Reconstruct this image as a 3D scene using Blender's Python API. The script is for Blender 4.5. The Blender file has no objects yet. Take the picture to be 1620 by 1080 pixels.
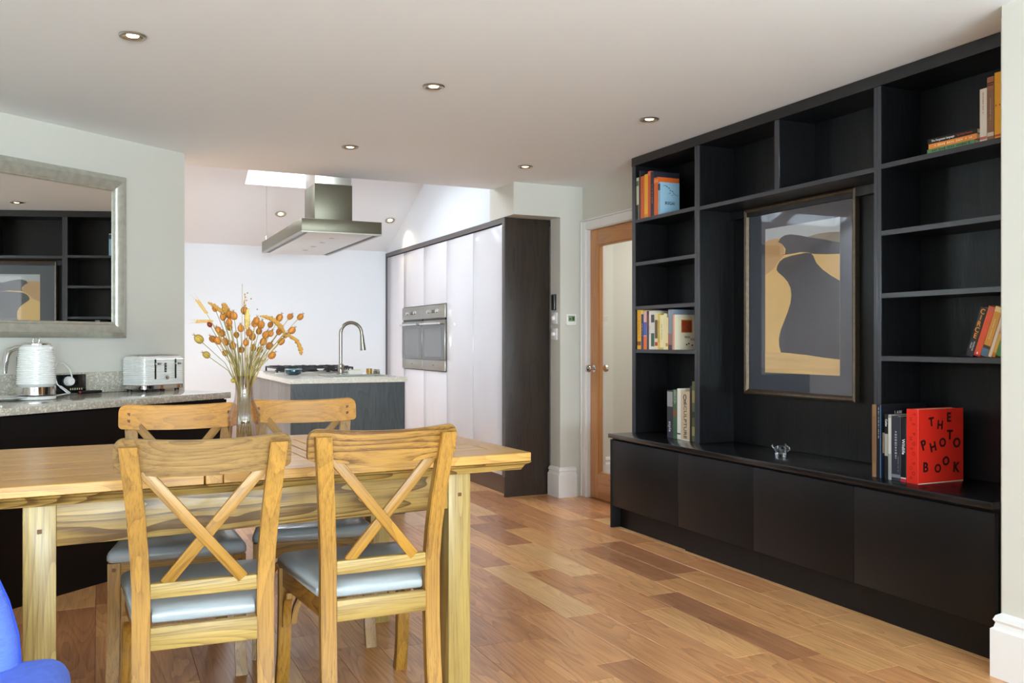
import bpy, bmesh, math, random
from mathutils import Vector, Matrix, Euler
C = bpy.context.scene.collection
SC = bpy.context.scene
PI = math.pi
rnd = random.Random(7)

# ------------------------------------------------------------------ camera, world, daylight and added fill lights, exposure
F_PX, CAM_H = 1400.0, 1.16
YAW = math.atan(654 / F_PX)
cd = bpy.data.cameras.new('camera'); cam = bpy.data.objects.new('camera', cd); C.objects.link(cam)
cd.sensor_width = 36.0; cd.lens = 36.0 * F_PX / 1620; cd.clip_start = 0.05; cd.clip_end = 100
cam.location = (0, 0, CAM_H); cam.rotation_euler = (PI / 2, 0, -YAW)
SC.camera = cam

w = bpy.data.worlds.new('sky'); SC.world = w; w.use_nodes = True
wn = w.node_tree.nodes; bg = wn['Background']
bg.inputs[0].default_value = (0.93, 0.96, 1.0, 1); bg.inputs[1].default_value = 3.0

def area(name, loc, rot, sx, sy, power, col=(1, 1, 1)):
    l = bpy.data.lights.new(name, 'AREA'); l.shape = 'RECTANGLE'; l.size = sx; l.size_y = sy
    l.energy = power; l.color = col
    o = bpy.data.objects.new(name, l); C.objects.link(o); o.location = loc; o.rotation_euler = rot
    return o
area('rear_fill_added', (0.3, -4.43, 1.15), (PI / 2 + 0.95, 0, 0), 3.6, 1.4, 680, (0.72, 0.89, 1.0))  # added fill, tilted up to brighten the ceiling; its rear doors are made up
area('side_fill_added', (-1.98, 0.0, 1.2), (PI / 2 + 0.9, 0, -PI / 2), 2.2, 1.0, 8, (0.72, 0.89, 1.0))  # weak added fill for a side window that is made up
SLOPE = math.atan(0.454)
for nm, x in (('daylight_roof_some_added', 1.55), ('daylight_roof_some_added', -0.1), ('daylight_roof_some_added', -1.1)):  # first over the visible roof window, other two added to brighten the kitchen
    area(nm, (x, 7.62, 3.05), (-SLOPE, 0, 0), 0.7, 0.95, 48, (0.86, 0.93, 1))
area('hall_fill_added', (4.3, 5.2, 2.28), (0, 0, 0), 0.9, 1.2, 17, (1, 0.98, 0.94))  # unseen lamp added under the hall ceiling to light the hall

SC.view_settings.view_transform = 'Standard'; SC.view_settings.look = 'None'
SC.view_settings.gamma = 1.0; SC.view_settings.use_curve_mapping = False
SC.view_settings.exposure = 0.28
SC.cycles.use_denoising = True
SC.cycles.max_bounces = 10; SC.cycles.diffuse_bounces = 6; SC.cycles.glossy_bounces = 5
SC.cycles.transmission_bounces = 8; SC.cycles.transparent_max_bounces = 12
SC.cycles.caustics_reflective = False; SC.cycles.caustics_refractive = False
SC.cycles.sample_clamp_indirect = 6

# ------------------------------------------------------------------ helpers
def srgb(r, g, b):
    f = lambda c: (c / 255 / 12.92) if c / 255 <= 0.04045 else ((c / 255 + 0.055) / 1.055) ** 2.4
    return (f(r), f(g), f(b), 1)

_mats = {}
def mat(name, col, rough=0.5, metal=0.0, bump=0.0, bscale=60, coat=0.0, spec=0.5, emit=0, var=0.0, vscale=4, trans=0, ior=1.45, bstretch=(1, 1, 1)):
    if name in _mats: return _mats[name]
    m = bpy.data.materials.new(name); m.use_nodes = True; nt = m.node_tree; b = nt.nodes['Principled BSDF']
    c = srgb(*col); b.inputs['Base Color'].default_value = c; b.inputs['Roughness'].default_value = rough
    b.inputs['Metallic'].default_value = metal; b.inputs['Coat Weight'].default_value = coat
    b.inputs['Coat Roughness'].default_value = 0.08
    b.inputs['Specular IOR Level'].default_value = spec; b.inputs['IOR'].default_value = ior
    b.inputs['Transmission Weight'].default_value = trans
    if emit:
        b.inputs['Emission Color'].default_value = c; b.inputs['Emission Strength'].default_value = emit
    if bump or var:
        tc = nt.nodes.new('ShaderNodeTexCoord'); mp = nt.nodes.new('ShaderNodeMapping')
        mp.inputs['Scale'].default_value = bstretch
        nt.links.new(tc.outputs['Object'], mp.inputs['Vector'])
    if bump:
        n = nt.nodes.new('ShaderNodeTexNoise'); n.inputs['Scale'].default_value = bscale; n.inputs['Detail'].default_value = 4
        nt.links.new(mp.outputs[0], n.inputs['Vector'])
        bp = nt.nodes.new('ShaderNodeBump'); bp.inputs['Strength'].default_value = bump; bp.inputs['Distance'].default_value = 0.003
        nt.links.new(n.outputs[0], bp.inputs['Height']); nt.links.new(bp.outputs[0], b.inputs['Normal'])
    if var:
        n = nt.nodes.new('ShaderNodeTexNoise'); n.inputs['Scale'].default_value = vscale; n.inputs['Detail'].default_value = 6
        nt.links.new(mp.outputs[0], n.inputs['Vector'])
        mx = nt.nodes.new('ShaderNodeMix'); mx.data_type = 'RGBA'
        mx.inputs[6].default_value = tuple(v * (1 - var) for v in c[:3]) + (1,)
        mx.inputs[7].default_value = tuple(min(1, v * (1 + var)) for v in c[:3]) + (1,)
        nt.links.new(n.outputs[0], mx.inputs[0]); nt.links.new(mx.outputs[2], b.inputs['Base Color'])
    _mats[name] = m
    return m

def wood(name, light, dark, axis='X', rough=0.4, coat=0.0, rings=9.0, ring_amt=0.6, pore_amt=0.35, pal=None, size=1.0, bump=0.15, spec=0.5):
    """oak: contour lines of a stretched noise for the cathedral figure, fine stretched noise for the pores; each object gets its own offset"""
    if name in _mats: return _mats[name]
    m = bpy.data.materials.new(name); m.use_nodes = True; nt = m.node_tree; N = nt.nodes; L = nt.links
    b = N['Principled BSDF']; b.inputs['Specular IOR Level'].default_value = spec; b.inputs['Roughness'].default_value = rough; b.inputs['Coat Weight'].default_value = coat; b.inputs['Coat Roughness'].default_value = 0.15
    tc = N.new('ShaderNodeTexCoord'); oi = N.new('ShaderNodeObjectInfo')
    off = N.new('ShaderNodeVectorMath'); off.operation = 'SCALE'; off.inputs[0].default_value = (17.3, 31.7, 23.1)
    L.new(oi.outputs['Random'], off.inputs['Scale'])
    add = N.new('ShaderNodeVectorMath'); add.operation = 'ADD'; L.new(tc.outputs['Object'], add.inputs[0]); L.new(off.outputs[0], add.inputs[1])
    def mapped(s_along, s_across):
        mp = N.new('ShaderNodeMapping')
        mp.inputs['Scale'].default_value = tuple((s_along if a == axis else s_across) * size for a in 'XYZ')
        L.new(add.outputs[0], mp.inputs['Vector']); return mp
    n1 = N.new('ShaderNodeTexNoise'); n1.inputs['Scale'].default_value = 1.0; n1.inputs['Detail'].default_value = 1.6; n1.inputs['Roughness'].default_value = 0.4
    L.new(mapped(0.9, 8).outputs[0], n1.inputs['Vector'])
    mu = N.new('ShaderNodeMath'); mu.operation = 'MULTIPLY'; mu.inputs[1].default_value = rings * 1.9; L.new(n1.outputs[0], mu.inputs[0])
    pp = N.new('ShaderNodeMath'); pp.operation = 'FRACT'; L.new(mu.outputs[0], pp.inputs[0])
    pw = N.new('ShaderNodeMath'); pw.operation = 'POWER'; pw.inputs[1].default_value = 2.2; L.new(pp.outputs[0], pw.inputs[0])
    n2 = N.new('ShaderNodeTexNoise'); n2.inputs['Scale'].default_value = 1.0; n2.inputs['Detail'].default_value = 5; n2.inputs['Roughness'].default_value = 0.65
    L.new(mapped(5, 210).outputs[0], n2.inputs['Vector'])
    n3 = N.new('ShaderNodeTexNoise'); n3.inputs['Scale'].default_value = 1.0; n3.inputs['Detail'].default_value = 3
    L.new(mapped(1.6, 9).outputs[0], n3.inputs['Vector'])
    a1 = N.new('ShaderNodeMath'); a1.operation = 'MULTIPLY'; a1.inputs[1].default_value = ring_amt; L.new(pw.outputs[0], a1.inputs[0])
    mr = N.new('ShaderNodeMapRange'); mr.inputs[1].default_value = 0.47; mr.inputs[2].default_value = 0.62; mr.inputs[4].default_value = pore_amt
    L.new(n2.outputs[0], mr.inputs[0])
    mr3 = N.new('ShaderNodeMapRange'); mr3.inputs[1].default_value = 0.35; mr3.inputs[2].default_value = 0.7; mr3.inputs[4].default_value = 0.35
    L.new(n3.outputs[0], mr3.inputs[0])
    s1 = N.new('ShaderNodeMath'); s1.operation = 'ADD'; L.new(a1.outputs[0], s1.inputs[0]); L.new(mr.outputs[0], s1.inputs[1])
    s2 = N.new('ShaderNodeMath'); s2.operation = 'ADD'; s2.use_clamp = True; L.new(s1.outputs[0], s2.inputs[0]); L.new(mr3.outputs[0], s2.inputs[1])
    mx = N.new('ShaderNodeMix'); mx.data_type = 'RGBA'; L.new(s2.outputs[0], mx.inputs[0])
    if pal:   # one tone per board, each a different piece of timber
        def ramp(cols):
            r = N.new('ShaderNodeValToRGB'); r.color_ramp.interpolation = 'CONSTANT'
            while len(r.color_ramp.elements) < len(cols): r.color_ramp.elements.new(0.5)
            for i, c in enumerate(cols):
                r.color_ramp.elements[i].position = i / len(cols); r.color_ramp.elements[i].color = srgb(*c)
            return r
        q = N.new('ShaderNodeMath'); q.operation = 'FRACT'
        q0 = N.new('ShaderNodeMath'); q0.operation = 'MULTIPLY'; q0.inputs[1].default_value = 13.7
        L.new(oi.outputs['Random'], q0.inputs[0]); L.new(q0.outputs[0], q.inputs[0])
        r1 = ramp([p[0] for p in pal]); r2 = ramp([p[1] for p in pal])
        L.new(q.outputs[0], r1.inputs[0]); L.new(q.outputs[0], r2.inputs[0])
        L.new(r1.outputs[0], mx.inputs[6]); L.new(r2.outputs[0], mx.inputs[7])
    else:
        mx.inputs[6].default_value = srgb(*light); mx.inputs[7].default_value = srgb(*dark)
    L.new(mx.outputs[2], b.inputs['Base Color'])
    bp = N.new('ShaderNodeBump'); bp.inputs['Strength'].default_value = bump; bp.inputs['Distance'].default_value = 0.002; bp.invert = True
    L.new(s1.outputs[0], bp.inputs['Height']); L.new(bp.outputs[0], b.inputs['Normal'])
    _mats[name] = m
    return m

def glass_pane(name, tint=(1, 1, 1, 1), ior=1.5):
    if name in _mats: return _mats[name]
    m = bpy.data.materials.new(name); m.use_nodes = True; nt = m.node_tree; N = nt.nodes
    N.remove(N['Principled BSDF']); out = N['Material Output']
    t = N.new('ShaderNodeBsdfTransparent'); t.inputs[0].default_value = tint
    g = N.new('ShaderNodeBsdfGlossy'); g.inputs['Roughness'].default_value = 0.02
    f = N.new('ShaderNodeFresnel'); f.inputs[0].default_value = 1.5; mx = N.new('ShaderNodeMixShader')
    ge = N.new('ShaderNodeNewGeometry'); io = N.new('ShaderNodeMapRange'); io.inputs[3].default_value = ior; io.inputs[4].default_value = 1 / ior
    nt.links.new(ge.outputs['Backfacing'], io.inputs[0]); nt.links.new(io.outputs[0], f.inputs[0])
    nt.links.new(f.outputs[0], mx.inputs[0]); nt.links.new(t.outputs[0], mx.inputs[1]); nt.links.new(g.outputs[0], mx.inputs[2])
    nt.links.new(mx.outputs[0], out.inputs[0]); _mats[name] = m
    return m

class MB:
    def __init__(s): s.b = bmesh.new()
    def _bev(s, vs, r, seg):
        if r <= 0: return
        es = list({e for v in vs for e in v.link_edges})
        bmesh.ops.bevel(s.b, geom=es, offset=r, segments=seg, affect='EDGES', profile=0.5, clamp_overlap=True)
    def box(s, x0, x1, y0, y1, z0, z1, r=0, seg=2, M=None):
        vs = [s.b.verts.new((x, y, z)) for x in (x0, x1) for y in (y0, y1) for z in (z0, z1)]
        for f in ((0, 1, 3, 2), (4, 6, 7, 5), (0, 4, 5, 1), (2, 3, 7, 6), (0, 2, 6, 4), (1, 5, 7, 3)):
            s.b.faces.new([vs[i] for i in f])
        if M is not None:
            for v in vs: v.co = M @ v.co
        bmesh.ops.recalc_face_normals(s.b, faces=list({f for v in vs for f in v.link_faces}))
        s._bev(vs, r, seg); return s
    def prism(s, pts, axis, a, b, r=0, seg=2, M=None):
        """extrude a polygon (2-D points on the other two axes, in xyz order) from a to b along the axis"""
        def mk(p, t):
            q = {'X': (t, p[0], p[1]), 'Y': (p[0], t, p[1]), 'Z': (p[0], p[1], t)}[axis]
            v = Vector(q); return s.b.verts.new(M @ v if M is not None else v)
        A = [mk(p, a) for p in pts]; B = [mk(p, b) for p in pts]; n = len(pts)
        s.b.faces.new(A); s.b.faces.new(B[::-1])
        for i in range(n): s.b.faces.new((A[i], A[(i + 1) % n], B[(i + 1) % n], B[i]))
        fs = list({f for v in A + B for f in v.link_faces}); bmesh.ops.recalc_face_normals(s.b, faces=fs)
        s._bev(A + B, r, seg); return s
    def loft(s, rings, cap=True, close=True):
        R = [[s.b.verts.new(p) for p in ring] for ring in rings]
        n = len(R[0])
        for a, b in zip(R, R[1:]):
            for i in range(n if close else n - 1):
                s.b.faces.new((a[i], a[(i + 1) % n], b[(i + 1) % n], b[i]))
        if cap and close:
            s.b.faces.new(R[0]); s.b.faces.new(R[-1][::-1])
        bmesh.ops.recalc_face_normals(s.b, faces=list({f for r in R for v in r for f in v.link_faces})); return s
    def tube(s, path, rad, n=8, cap=True):
        path = [Vector(p) for p in path]; k = len(path)
        rs = rad if isinstance(rad, (list, tuple)) else [rad] * k
        rings = []; up = None
        for i, p in enumerate(path):
            t = (path[min(i + 1, k - 1)] - path[max(i - 1, 0)]).normalized()
            if up is None:
                up = Vector((0, 0, 1)) if abs(t.z) < 0.9 else Vector((1, 0, 0))
            x = t.cross(up)
            if x.length < 1e-6: x = t.orthogonal()
            x.normalize(); y = x.cross(t).normalized(); up = y
            rings.append([p + x * math.cos(2 * PI * j / n) * rs[i] + y * math.sin(2 * PI * j / n) * rs[i] for j in range(n)])
        return s.loft(rings, cap)
    def lathe(s, prof, n=24, c=(0, 0, 0), M=None, cap=True):
        rings = []
        for r, z in prof:
            ring = [Vector((c[0] + r * math.cos(2 * PI * j / n), c[1] + r * math.sin(2 * PI * j / n), c[2] + z)) for j in range(n)]
            rings.append([M @ v for v in ring] if M is not None else ring)
        return s.loft(rings, cap)
    def sphere(s, c, r, u=10, v=7, sc=(1, 1, 1), M=None):
        mm = Matrix.Translation(c) @ (M if M is not None else Matrix()) @ Matrix.Diagonal((*sc, 1))
        bmesh.ops.create_uvsphere(s.b, u_segments=u, v_segments=v, radius=r, matrix=mm); return s
    def mesh(s, name, m, smooth=True, ang=38):
        me = bpy.data.meshes.new(name); s.b.to_mesh(me); s.b.free()
        for x in (m if isinstance(m, (list, tuple)) else [m]): me.materials.append(x)
        if smooth:
            me.polygons.foreach_set('use_smooth', [True] * len(me.polygons)); me.set_sharp_from_angle(angle=math.radians(ang))
        return me
    def obj(s, name, m, parent=None, loc=(0, 0, 0), rot=(0, 0, 0), smooth=True, ang=38):
        return link(name, s.mesh(name, m, smooth, ang), parent, loc, rot)

def link(name, me, parent=None, loc=(0, 0, 0), rot=(0, 0, 0)):
    o = bpy.data.objects.new(name, me); C.objects.link(o); o.location = loc; o.rotation_euler = rot
    if parent is not None: o.parent = parent
    return o
def tag(o, label, cat=None, group=None, kind=None):
    if label: o['label'] = label
    if cat: o['category'] = cat
    if group: o['group'] = group
    if kind: o['kind'] = kind
    return o
def thing(name, label, cat, loc=(0, 0, 0), rotz=0, group=None):
    o = bpy.data.objects.new(name, None); o.empty_display_size = 0.05; C.objects.link(o)
    o.location = loc; o.rotation_euler = (0, 0, rotz)
    return tag(o, label, cat, group)
def struct(name, mb, m, label=None, smooth=False):
    return tag(mb.obj(name, m, smooth=smooth), label, None, None, 'structure')
def copy_tree(o, parent=None):
    c = o.copy(); C.objects.link(c); c.parent = parent
    for ch in o.children: copy_tree(ch, c)
    return c
def box_obj(name, m, parent, *a, r=0, seg=2): return MB().box(*a, r=r, seg=seg).obj(name, m, parent)

def text(name, body, size, m, parent, loc, ex, ey, depth=0.0003, font_bold=False, align='CENTER', sx=1.0):
    cu = bpy.data.curves.new(name, 'FONT'); cu.body = body; cu.size = size; cu.align_x = align; cu.align_y = 'CENTER'
    cu.extrude = depth; cu.resolution_u = 3
    if font_bold: cu.offset = size * 0.018 * font_bold
    t = bpy.data.objects.new(name, cu); C.objects.link(t)
    bpy.context.view_layer.update()
    me = bpy.data.meshes.new_from_object(t); bpy.data.objects.remove(t); bpy.data.curves.remove(cu)
    me.materials.clear(); me.materials.append(m)
    ex = Vector(ex).normalized(); ey = Vector(ey).normalized(); ez = ex.cross(ey)
    M = Matrix(((ex.x, ey.x, ez.x, 0), (ex.y, ey.y, ez.y, 0), (ex.z, ey.z, ez.z, 0), (0, 0, 0, 1))) @ Matrix.Diagonal((sx, 1, 1, 1))
    me.transform(Matrix.Translation(loc) @ M)
    return link(name, me, parent)

def ray(x, y):
    r = (x - 810) / F_PX; u = (540 - y) / F_PX; S, K = math.sin(YAW), math.cos(YAW)
    return Vector((S + r * K, K - r * S, u))
def atY(x, y, Y):
    d = ray(x, y); return Vector((0, 0, CAM_H)) + d * (Y / d.y)

# angled mirror wall frame: s along the wall (0 at its free corner, negative to the left), d out into the room
WC = Vector((0.481, 5.81, 0)); WU = Vector((0.8161, 0.5779, 0)); WN = Vector((0.5779, -0.8161, 0))
def W(s, d, z): return WC + WU * s + WN * d + Vector((0, 0, z))
WM = Matrix(((WU.x, -WN.x, 0, WC.x), (WU.y, -WN.y, 0, WC.y), (0, 0, 1, 0), (0, 0, 0, 1)))   # local (s, -d, z)

# ------------------------------------------------------------------ materials
white_wall = mat('white_wall_paint', (207, 205, 195), 0.75, bump=0.03, bscale=180)
ceil_paint = mat('ceiling_paint', (241, 245, 248), 0.8, bump=0.02, bscale=150)
kitchen_white = mat('kitchen_wall_paint', (228, 233, 238), 0.7, bump=0.02, bscale=180)
trim_white = mat('white_gloss_trim', (233, 232, 230), 0.35)
oakX = wood('golden_oak_along_x', (178, 136, 58), (98, 64, 22), 'X', rough=0.42, coat=0.08, rings=12, ring_amt=0.5)
oakZ = wood('golden_oak_along_z', (178, 130, 50), (104, 68, 20), 'Z', rough=0.42, coat=0.08, rings=8, ring_amt=0.35)
oakY = wood('golden_oak_along_y', (180, 130, 60), (98, 62, 24), 'Y', rough=0.36, coat=0.15)
paleX = wood('pale_oak_rail', (184, 154, 84), (108, 80, 38), 'X', rough=0.45, rings=10, ring_amt=0.5)
toakX = wood('table_oak_along_x', (180, 146, 78), (96, 68, 32), 'X', rough=0.4, coat=0.1, rings=9, ring_amt=0.9)
toakY = wood('table_oak_along_y', (180, 146, 78), (96, 68, 32), 'Y', rough=0.4, coat=0.1, rings=7)
toakZ = wood('table_oak_along_z', (184, 158, 92), (124, 94, 48), 'Z', rough=0.4, coat=0.1, rings=6, ring_amt=0.4)
ttopX = wood('table_top_oak_along_x', (212, 160, 78), (146, 98, 40), 'X', rough=0.36, coat=0.12, rings=9, ring_amt=0.35)
ttopY = wood('table_top_oak_along_y', (208, 156, 78), (142, 96, 40), 'Y', rough=0.36, coat=0.12, rings=7, ring_amt=0.35)
door_oak = wood('door_oak', (200, 142, 84), (160, 100, 52), 'Z', rough=0.38, coat=0.2, rings=5, ring_amt=0.35, pore_amt=0.2)
door_oakY = wood('door_oak_rail', (200, 142, 84), (160, 100, 52), 'Y', rough=0.38, coat=0.2, rings=5, ring_amt=0.35, pore_amt=0.2)
peg_m = mat('dark_oak_peg', (104, 62, 22), 0.5)
blackZ = wood('black_stained_ash_upright', (9, 9, 10), (18, 18, 20), 'Z', rough=0.38, coat=0.0, rings=8, ring_amt=0.7, pore_amt=0.4, bump=0.3, spec=0.32)
blackY = wood('black_stained_ash_along', (9, 9, 10), (18, 18, 20), 'Y', rough=0.36, coat=0.15, rings=8, ring_amt=0.7, pore_amt=0.4, bump=0.3)
black_deck = wood('black_deck_gloss', (14, 14, 16), (24, 24, 27), 'Y', rough=0.22, coat=0.2, rings=8, ring_amt=0.6, pore_amt=0.3, bump=0.12)
black_cab = mat('black_cabinet_lacquer', (13, 12, 13), 0.42, spec=0.35, var=0.25, vscale=7, bstretch=(1, 1, 0.2))
brown_panel = wood('dark_brown_oak_panel', (58, 47, 38), (36, 28, 23), 'Z', rough=0.4, coat=0.1, rings=6, ring_amt=0.5, pore_amt=0.5)
grey_oakZ = wood('grey_stained_oak', (62, 68, 70), (34, 38, 40), 'Z', rough=0.42, coat=0.1, rings=9, ring_amt=0.55, pore_amt=0.4)
grey_oak2 = wood('lighter_grey_oak_doors', (132, 128, 122), (92, 88, 84), 'Z', rough=0.42, rings=6, ring_amt=0.4, pore_amt=0.4)
white_gloss = mat('white_gloss_lacquer', (224, 223, 228), 0.1, coat=0.1, spec=0.5)
cornice_m = mat('dark_grey_cornice', (92, 88, 88), 0.4)
steel = mat('brushed_steel', (172, 168, 158), 0.36, 1.0, bump=0.04, bscale=40, bstretch=(1, 1, 30))
steel_dark = mat('satin_nickel', (150, 146, 136), 0.25, 1.0)
chrome = mat('chrome', (225, 225, 225), 0.06, 1.0)
oven_glass = mat('oven_door_glass', (88, 90, 90), 0.12, 0.2, coat=0.4)
black_plastic = mat('black_plastic', (22, 22, 24), 0.35)
iron = mat('cast_iron', (36, 36, 38), 0.55)
white_plastic = mat('white_plastic', (235, 235, 232), 0.3)
quartz = None
def speckle(name, base, spot, rough):
    m = mat(name, base, rough, coat=0.3); nt = m.node_tree; N = nt.nodes; b = N['Principled BSDF']
    tc = N.new('ShaderNodeTexCoord'); v = N.new('ShaderNodeTexVoronoi'); v.inputs['Scale'].default_value = 140
    nt.links.new(tc.outputs['Object'], v.inputs['Vector'])
    mr = N.new('ShaderNodeMapRange'); mr.inputs[1].default_value = 0.0; mr.inputs[2].default_value = 1.0
    sp = N.new('ShaderNodeSeparateColor'); nt.links.new(v.outputs['Color'], sp.inputs[0])
    pw = N.new('ShaderNodeMath'); pw.operation = 'POWER'; pw.inputs[1].default_value = 3; nt.links.new(sp.outputs[0], pw.inputs[0])
    mx = N.new('ShaderNodeMix'); mx.data_type = 'RGBA'; mx.inputs[6].default_value = srgb(*base); mx.inputs[7].default_value = srgb(*spot)
    nt.links.new(pw.outputs[0], mx.inputs[0]); nt.links.new(mx.outputs[2], b.inputs['Base Color'])
    return m
quartz = speckle('speckled_grey_quartz', (176, 170, 156), (222, 218, 206), 0.14)
quartz2 = speckle('pale_quartz', (214, 210, 196), (236, 233, 222), 0.18)
leather = mat('grey_blue_leather', (166, 172, 174), 0.3, bump=0.08, bscale=220, coat=0.15)
floor_wood = wood('floor_oak', None, None, 'Y', rough=0.3, coat=0.2, rings=9, ring_amt=0.38, pore_amt=0.3, size=0.9, bump=0.1, pal=[
    ((232, 174, 116), (154, 100, 60)), ((216, 154, 102), (138, 86, 52)), ((234, 178, 120), (160, 106, 64)), ((226, 166, 112), (148, 94, 58)),
    ((190, 132, 90), (116, 74, 48)), ((238, 184, 124), (168, 114, 68)), ((220, 160, 108), (142, 90, 56)), ((242, 196, 138), (186, 136, 86)),
    ((228, 168, 114), (150, 96, 58)), ((204, 144, 98), (126, 80, 52))])
clear_glass = glass_pane('clear_pane')

# ------------------------------------------------------------------ the room shell
H = 2.32
struct('floor', MB().box(-2.4, 5.4, -4.7, 9.2, -0.2, -0.014), mat('floor_screed', (60, 40, 28), 0.9), 'oak plank floor running through dining area and kitchen')
floor = bpy.data.objects['floor']
def plank_mesh(x0, x1, y0, y1):
    mb = MB(); g = 0.0006; c = 0.0006
    x0 += g; x1 -= g; y0 += g; y1 -= g
    a = [(x0, y0), (x1, y0), (x1, y1), (x0, y1)]; i = [(x0 + c, y0 + c), (x1 - c, y0 + c), (x1 - c, y1 - c), (x0 + c, y1 - c)]
    mb.loft([[(p[0], p[1], -0.014) for p in a], [(p[0], p[1], -c) for p in a], [(p[0], p[1], 0) for p in i]])
    return mb
pr = random.Random(21); PW = 0.163; rest = []; k = 0; npl = 0
x = 3.3
while x > -2.2:
    x0, x1 = x - PW, x
    if k == 0: x0, x1 = 2.76, 3.3
    y = -2.0 - pr.random() * 0.5
    rows = [(x0, x1)] if k else [(2.923, 3.086), (2.76, 2.923), (3.086, 3.3)]
    for (a, b) in rows:
        y = -4.5 - pr.random() * 0.5
        while y < 9.0:
            ln = pr.choice((0.4, 0.46, 0.55, 0.62, 0.74, 0.9)); e = min(y + ln, 9.0)
            if e - y > 0.05:
                vis = b > -0.75 and e > 2.0 and not (a > 2.75 and e > 6.1) and not (a > 2.9 and e < 4.7) and not (b < 0.45 and e > 5.7)
                if vis and npl < 298:
                    o = plank_mesh(a, b, y, e).obj('plank', floor_wood, floor, smooth=False); npl += 1
                    o.data.transform(Matrix.Translation((-a, -y, 0))); o.location = (a, y, 0)
                else: rest.append((a, b, y, e))
            y = e
    x = x0; k += 1
mb = MB()
for a, b, y, e in rest: mb.box(a + 0.0007, b - 0.0007, y + 0.0007, e - 0.0007, -0.014, 0)
tag(mb.obj('floorboards', floor_wood, floor, smooth=False), None, kind='stuff')

struct('ceiling', MB().box(-2.4, 3.5, -4.7, 5.84, H, 2.55).box(-2.4, 2.732, 5.84, 6.18, H, 2.55), ceil_paint, 'flat white ceiling with recessed downlights')
struct('wall_left', MB().box(-3.3, 0, 0, 0.14, 0, H, M=WM), white_wall, 'pale angled wall behind the mirror')
struct('wall_far_left', MB().box(-2.4, -2.13, -4.7, -1.0, 0, H).box(-2.4, -2.13, -1.0, 1.3, 0, 0.45).box(-2.4, -2.13, -1.0, 1.3, 2.15, H).box(-2.4, -2.13, 1.3, 4.2, 0, H), white_wall, 'white side wall with an opening added for daylight')
struct('wall_front', MB().box(-2.4, -1.6, -4.7, -4.5, 0, H).box(2.2, 3.5, -4.7, -4.5, 0, H).box(-1.6, 2.2, -4.7, -4.5, 2.2, H), white_wall, 'wall behind the viewer with a wide opening added for daylight')
struct('wall_right', MB().box(2.83, 3.6, -4.7, 2.056, 0, H), white_wall, 'white wall at right end of the bookcase')
struct('wall_recess', MB().box(2.93, 3.6, 2.056, 2.132, 0, H).box(3.325, 3.46, 2.132, 4.76, 0, H).box(3.305, 3.46, 4.76, 4.97, 0, H).box(3.305, 3.46, 4.97, 5.76, 1.995, H).box(3.305, 3.46, 5.76, 5.82, 0, H), white_wall, 'white wall around the oak door and behind the bookcase')
struct('wall_nib', MB().box(3.115, 3.46, 5.82, 5.975, 0, 2.085), white_wall, 'white wall pier between tall units and door')
struct('wall_bulkhead', MB().box(2.732, 3.46, 5.82, 6.25, 2.085, 3.5), white_wall, 'white bulkhead above the dark end panel')
struct('wall_kitchen_right', MB().box(2.752, 3.46, 6.25, 9.1, 2.09, 3.5).box(3.37, 3.46, 5.975, 9.1, 0, 2.09), kitchen_white, 'white wall above the tall kitchen units')
struct('wall_back', MB().box(-1.7, 3.46, 9.0, 9.12, 0, 2.2), kitchen_white, 'bright white back wall of the kitchen')
struct('wall_kitchen_left', MB().box(-1.75, -1.6, 4.47, 9.1, 0, 3.6), kitchen_white, 'white left wall of the kitchen')
struct('wall_kitchen_front', MB().box(-1.75, 2.74, 6.06, 6.18, 2.55, 3.7), kitchen_white, 'white wall above the ceiling edge facing the roof slope')
# sloped kitchen ceiling with one real roof window opening and two added for daylight
def sz(y): return 2.105 + 0.454 * (9.0 - y)
def slab(mb, x0, x1, y0, y1, t=0.24):
    vs = []
    mb.prism([(y0, sz(y0)), (y1, sz(y1)), (y1, sz(y1) + t), (y0, sz(y0) + t)], 'X', x0, x1)
WY0, WY1 = 6.95, 8.035
mb = MB(); slab(mb, -1.65, 2.76, WY1, 9.1); slab(mb, -1.65, 2.76, 6.05, WY0)
holes = [(-1.5, -0.72), (-0.5, 0.28), (1.165, 1.945)]
xs = [-1.65] + [v for h in holes for v in h] + [2.76]
for i in range(0, len(xs), 2): slab(mb, xs[i], xs[i + 1], WY0, WY1)
struct('ceiling_slope', mb, kitchen_white, 'white sloping kitchen ceiling with roof window')
for n, (a, b) in enumerate(holes):
    t = struct('window_%d' % (n + 1), MB(), trim_white, 'roof window in the sloping kitchen ceiling above the hood' if n == 2 else 'unseen roof window in the kitchen slope, added for daylight')
    def fr(x0, x1, y0, y1, name, m, dz=(0.19, 0.25)):
        q = MB(); q.prism([(y0, sz(y0) + dz[0]), (y1, sz(y1) + dz[0]), (y1, sz(y1) + dz[1]), (y0, sz(y0) + dz[1])], 'X', x0, x1); return q.obj(name, m, t, smooth=False)
    for q in ((a, a + 0.05, WY0, WY1), (b - 0.05, b, WY0, WY1), (a + 0.05, b - 0.05, WY1 - 0.05, WY1), (a + 0.05, b - 0.05, WY0, WY0 + 0.05)): fr(*q, 'window_frame', trim_white)
    fr(a + 0.05, b - 0.05, WY0 + 0.05, WY1 - 0.05, 'pane', clear_glass, (0.215, 0.222))

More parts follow.
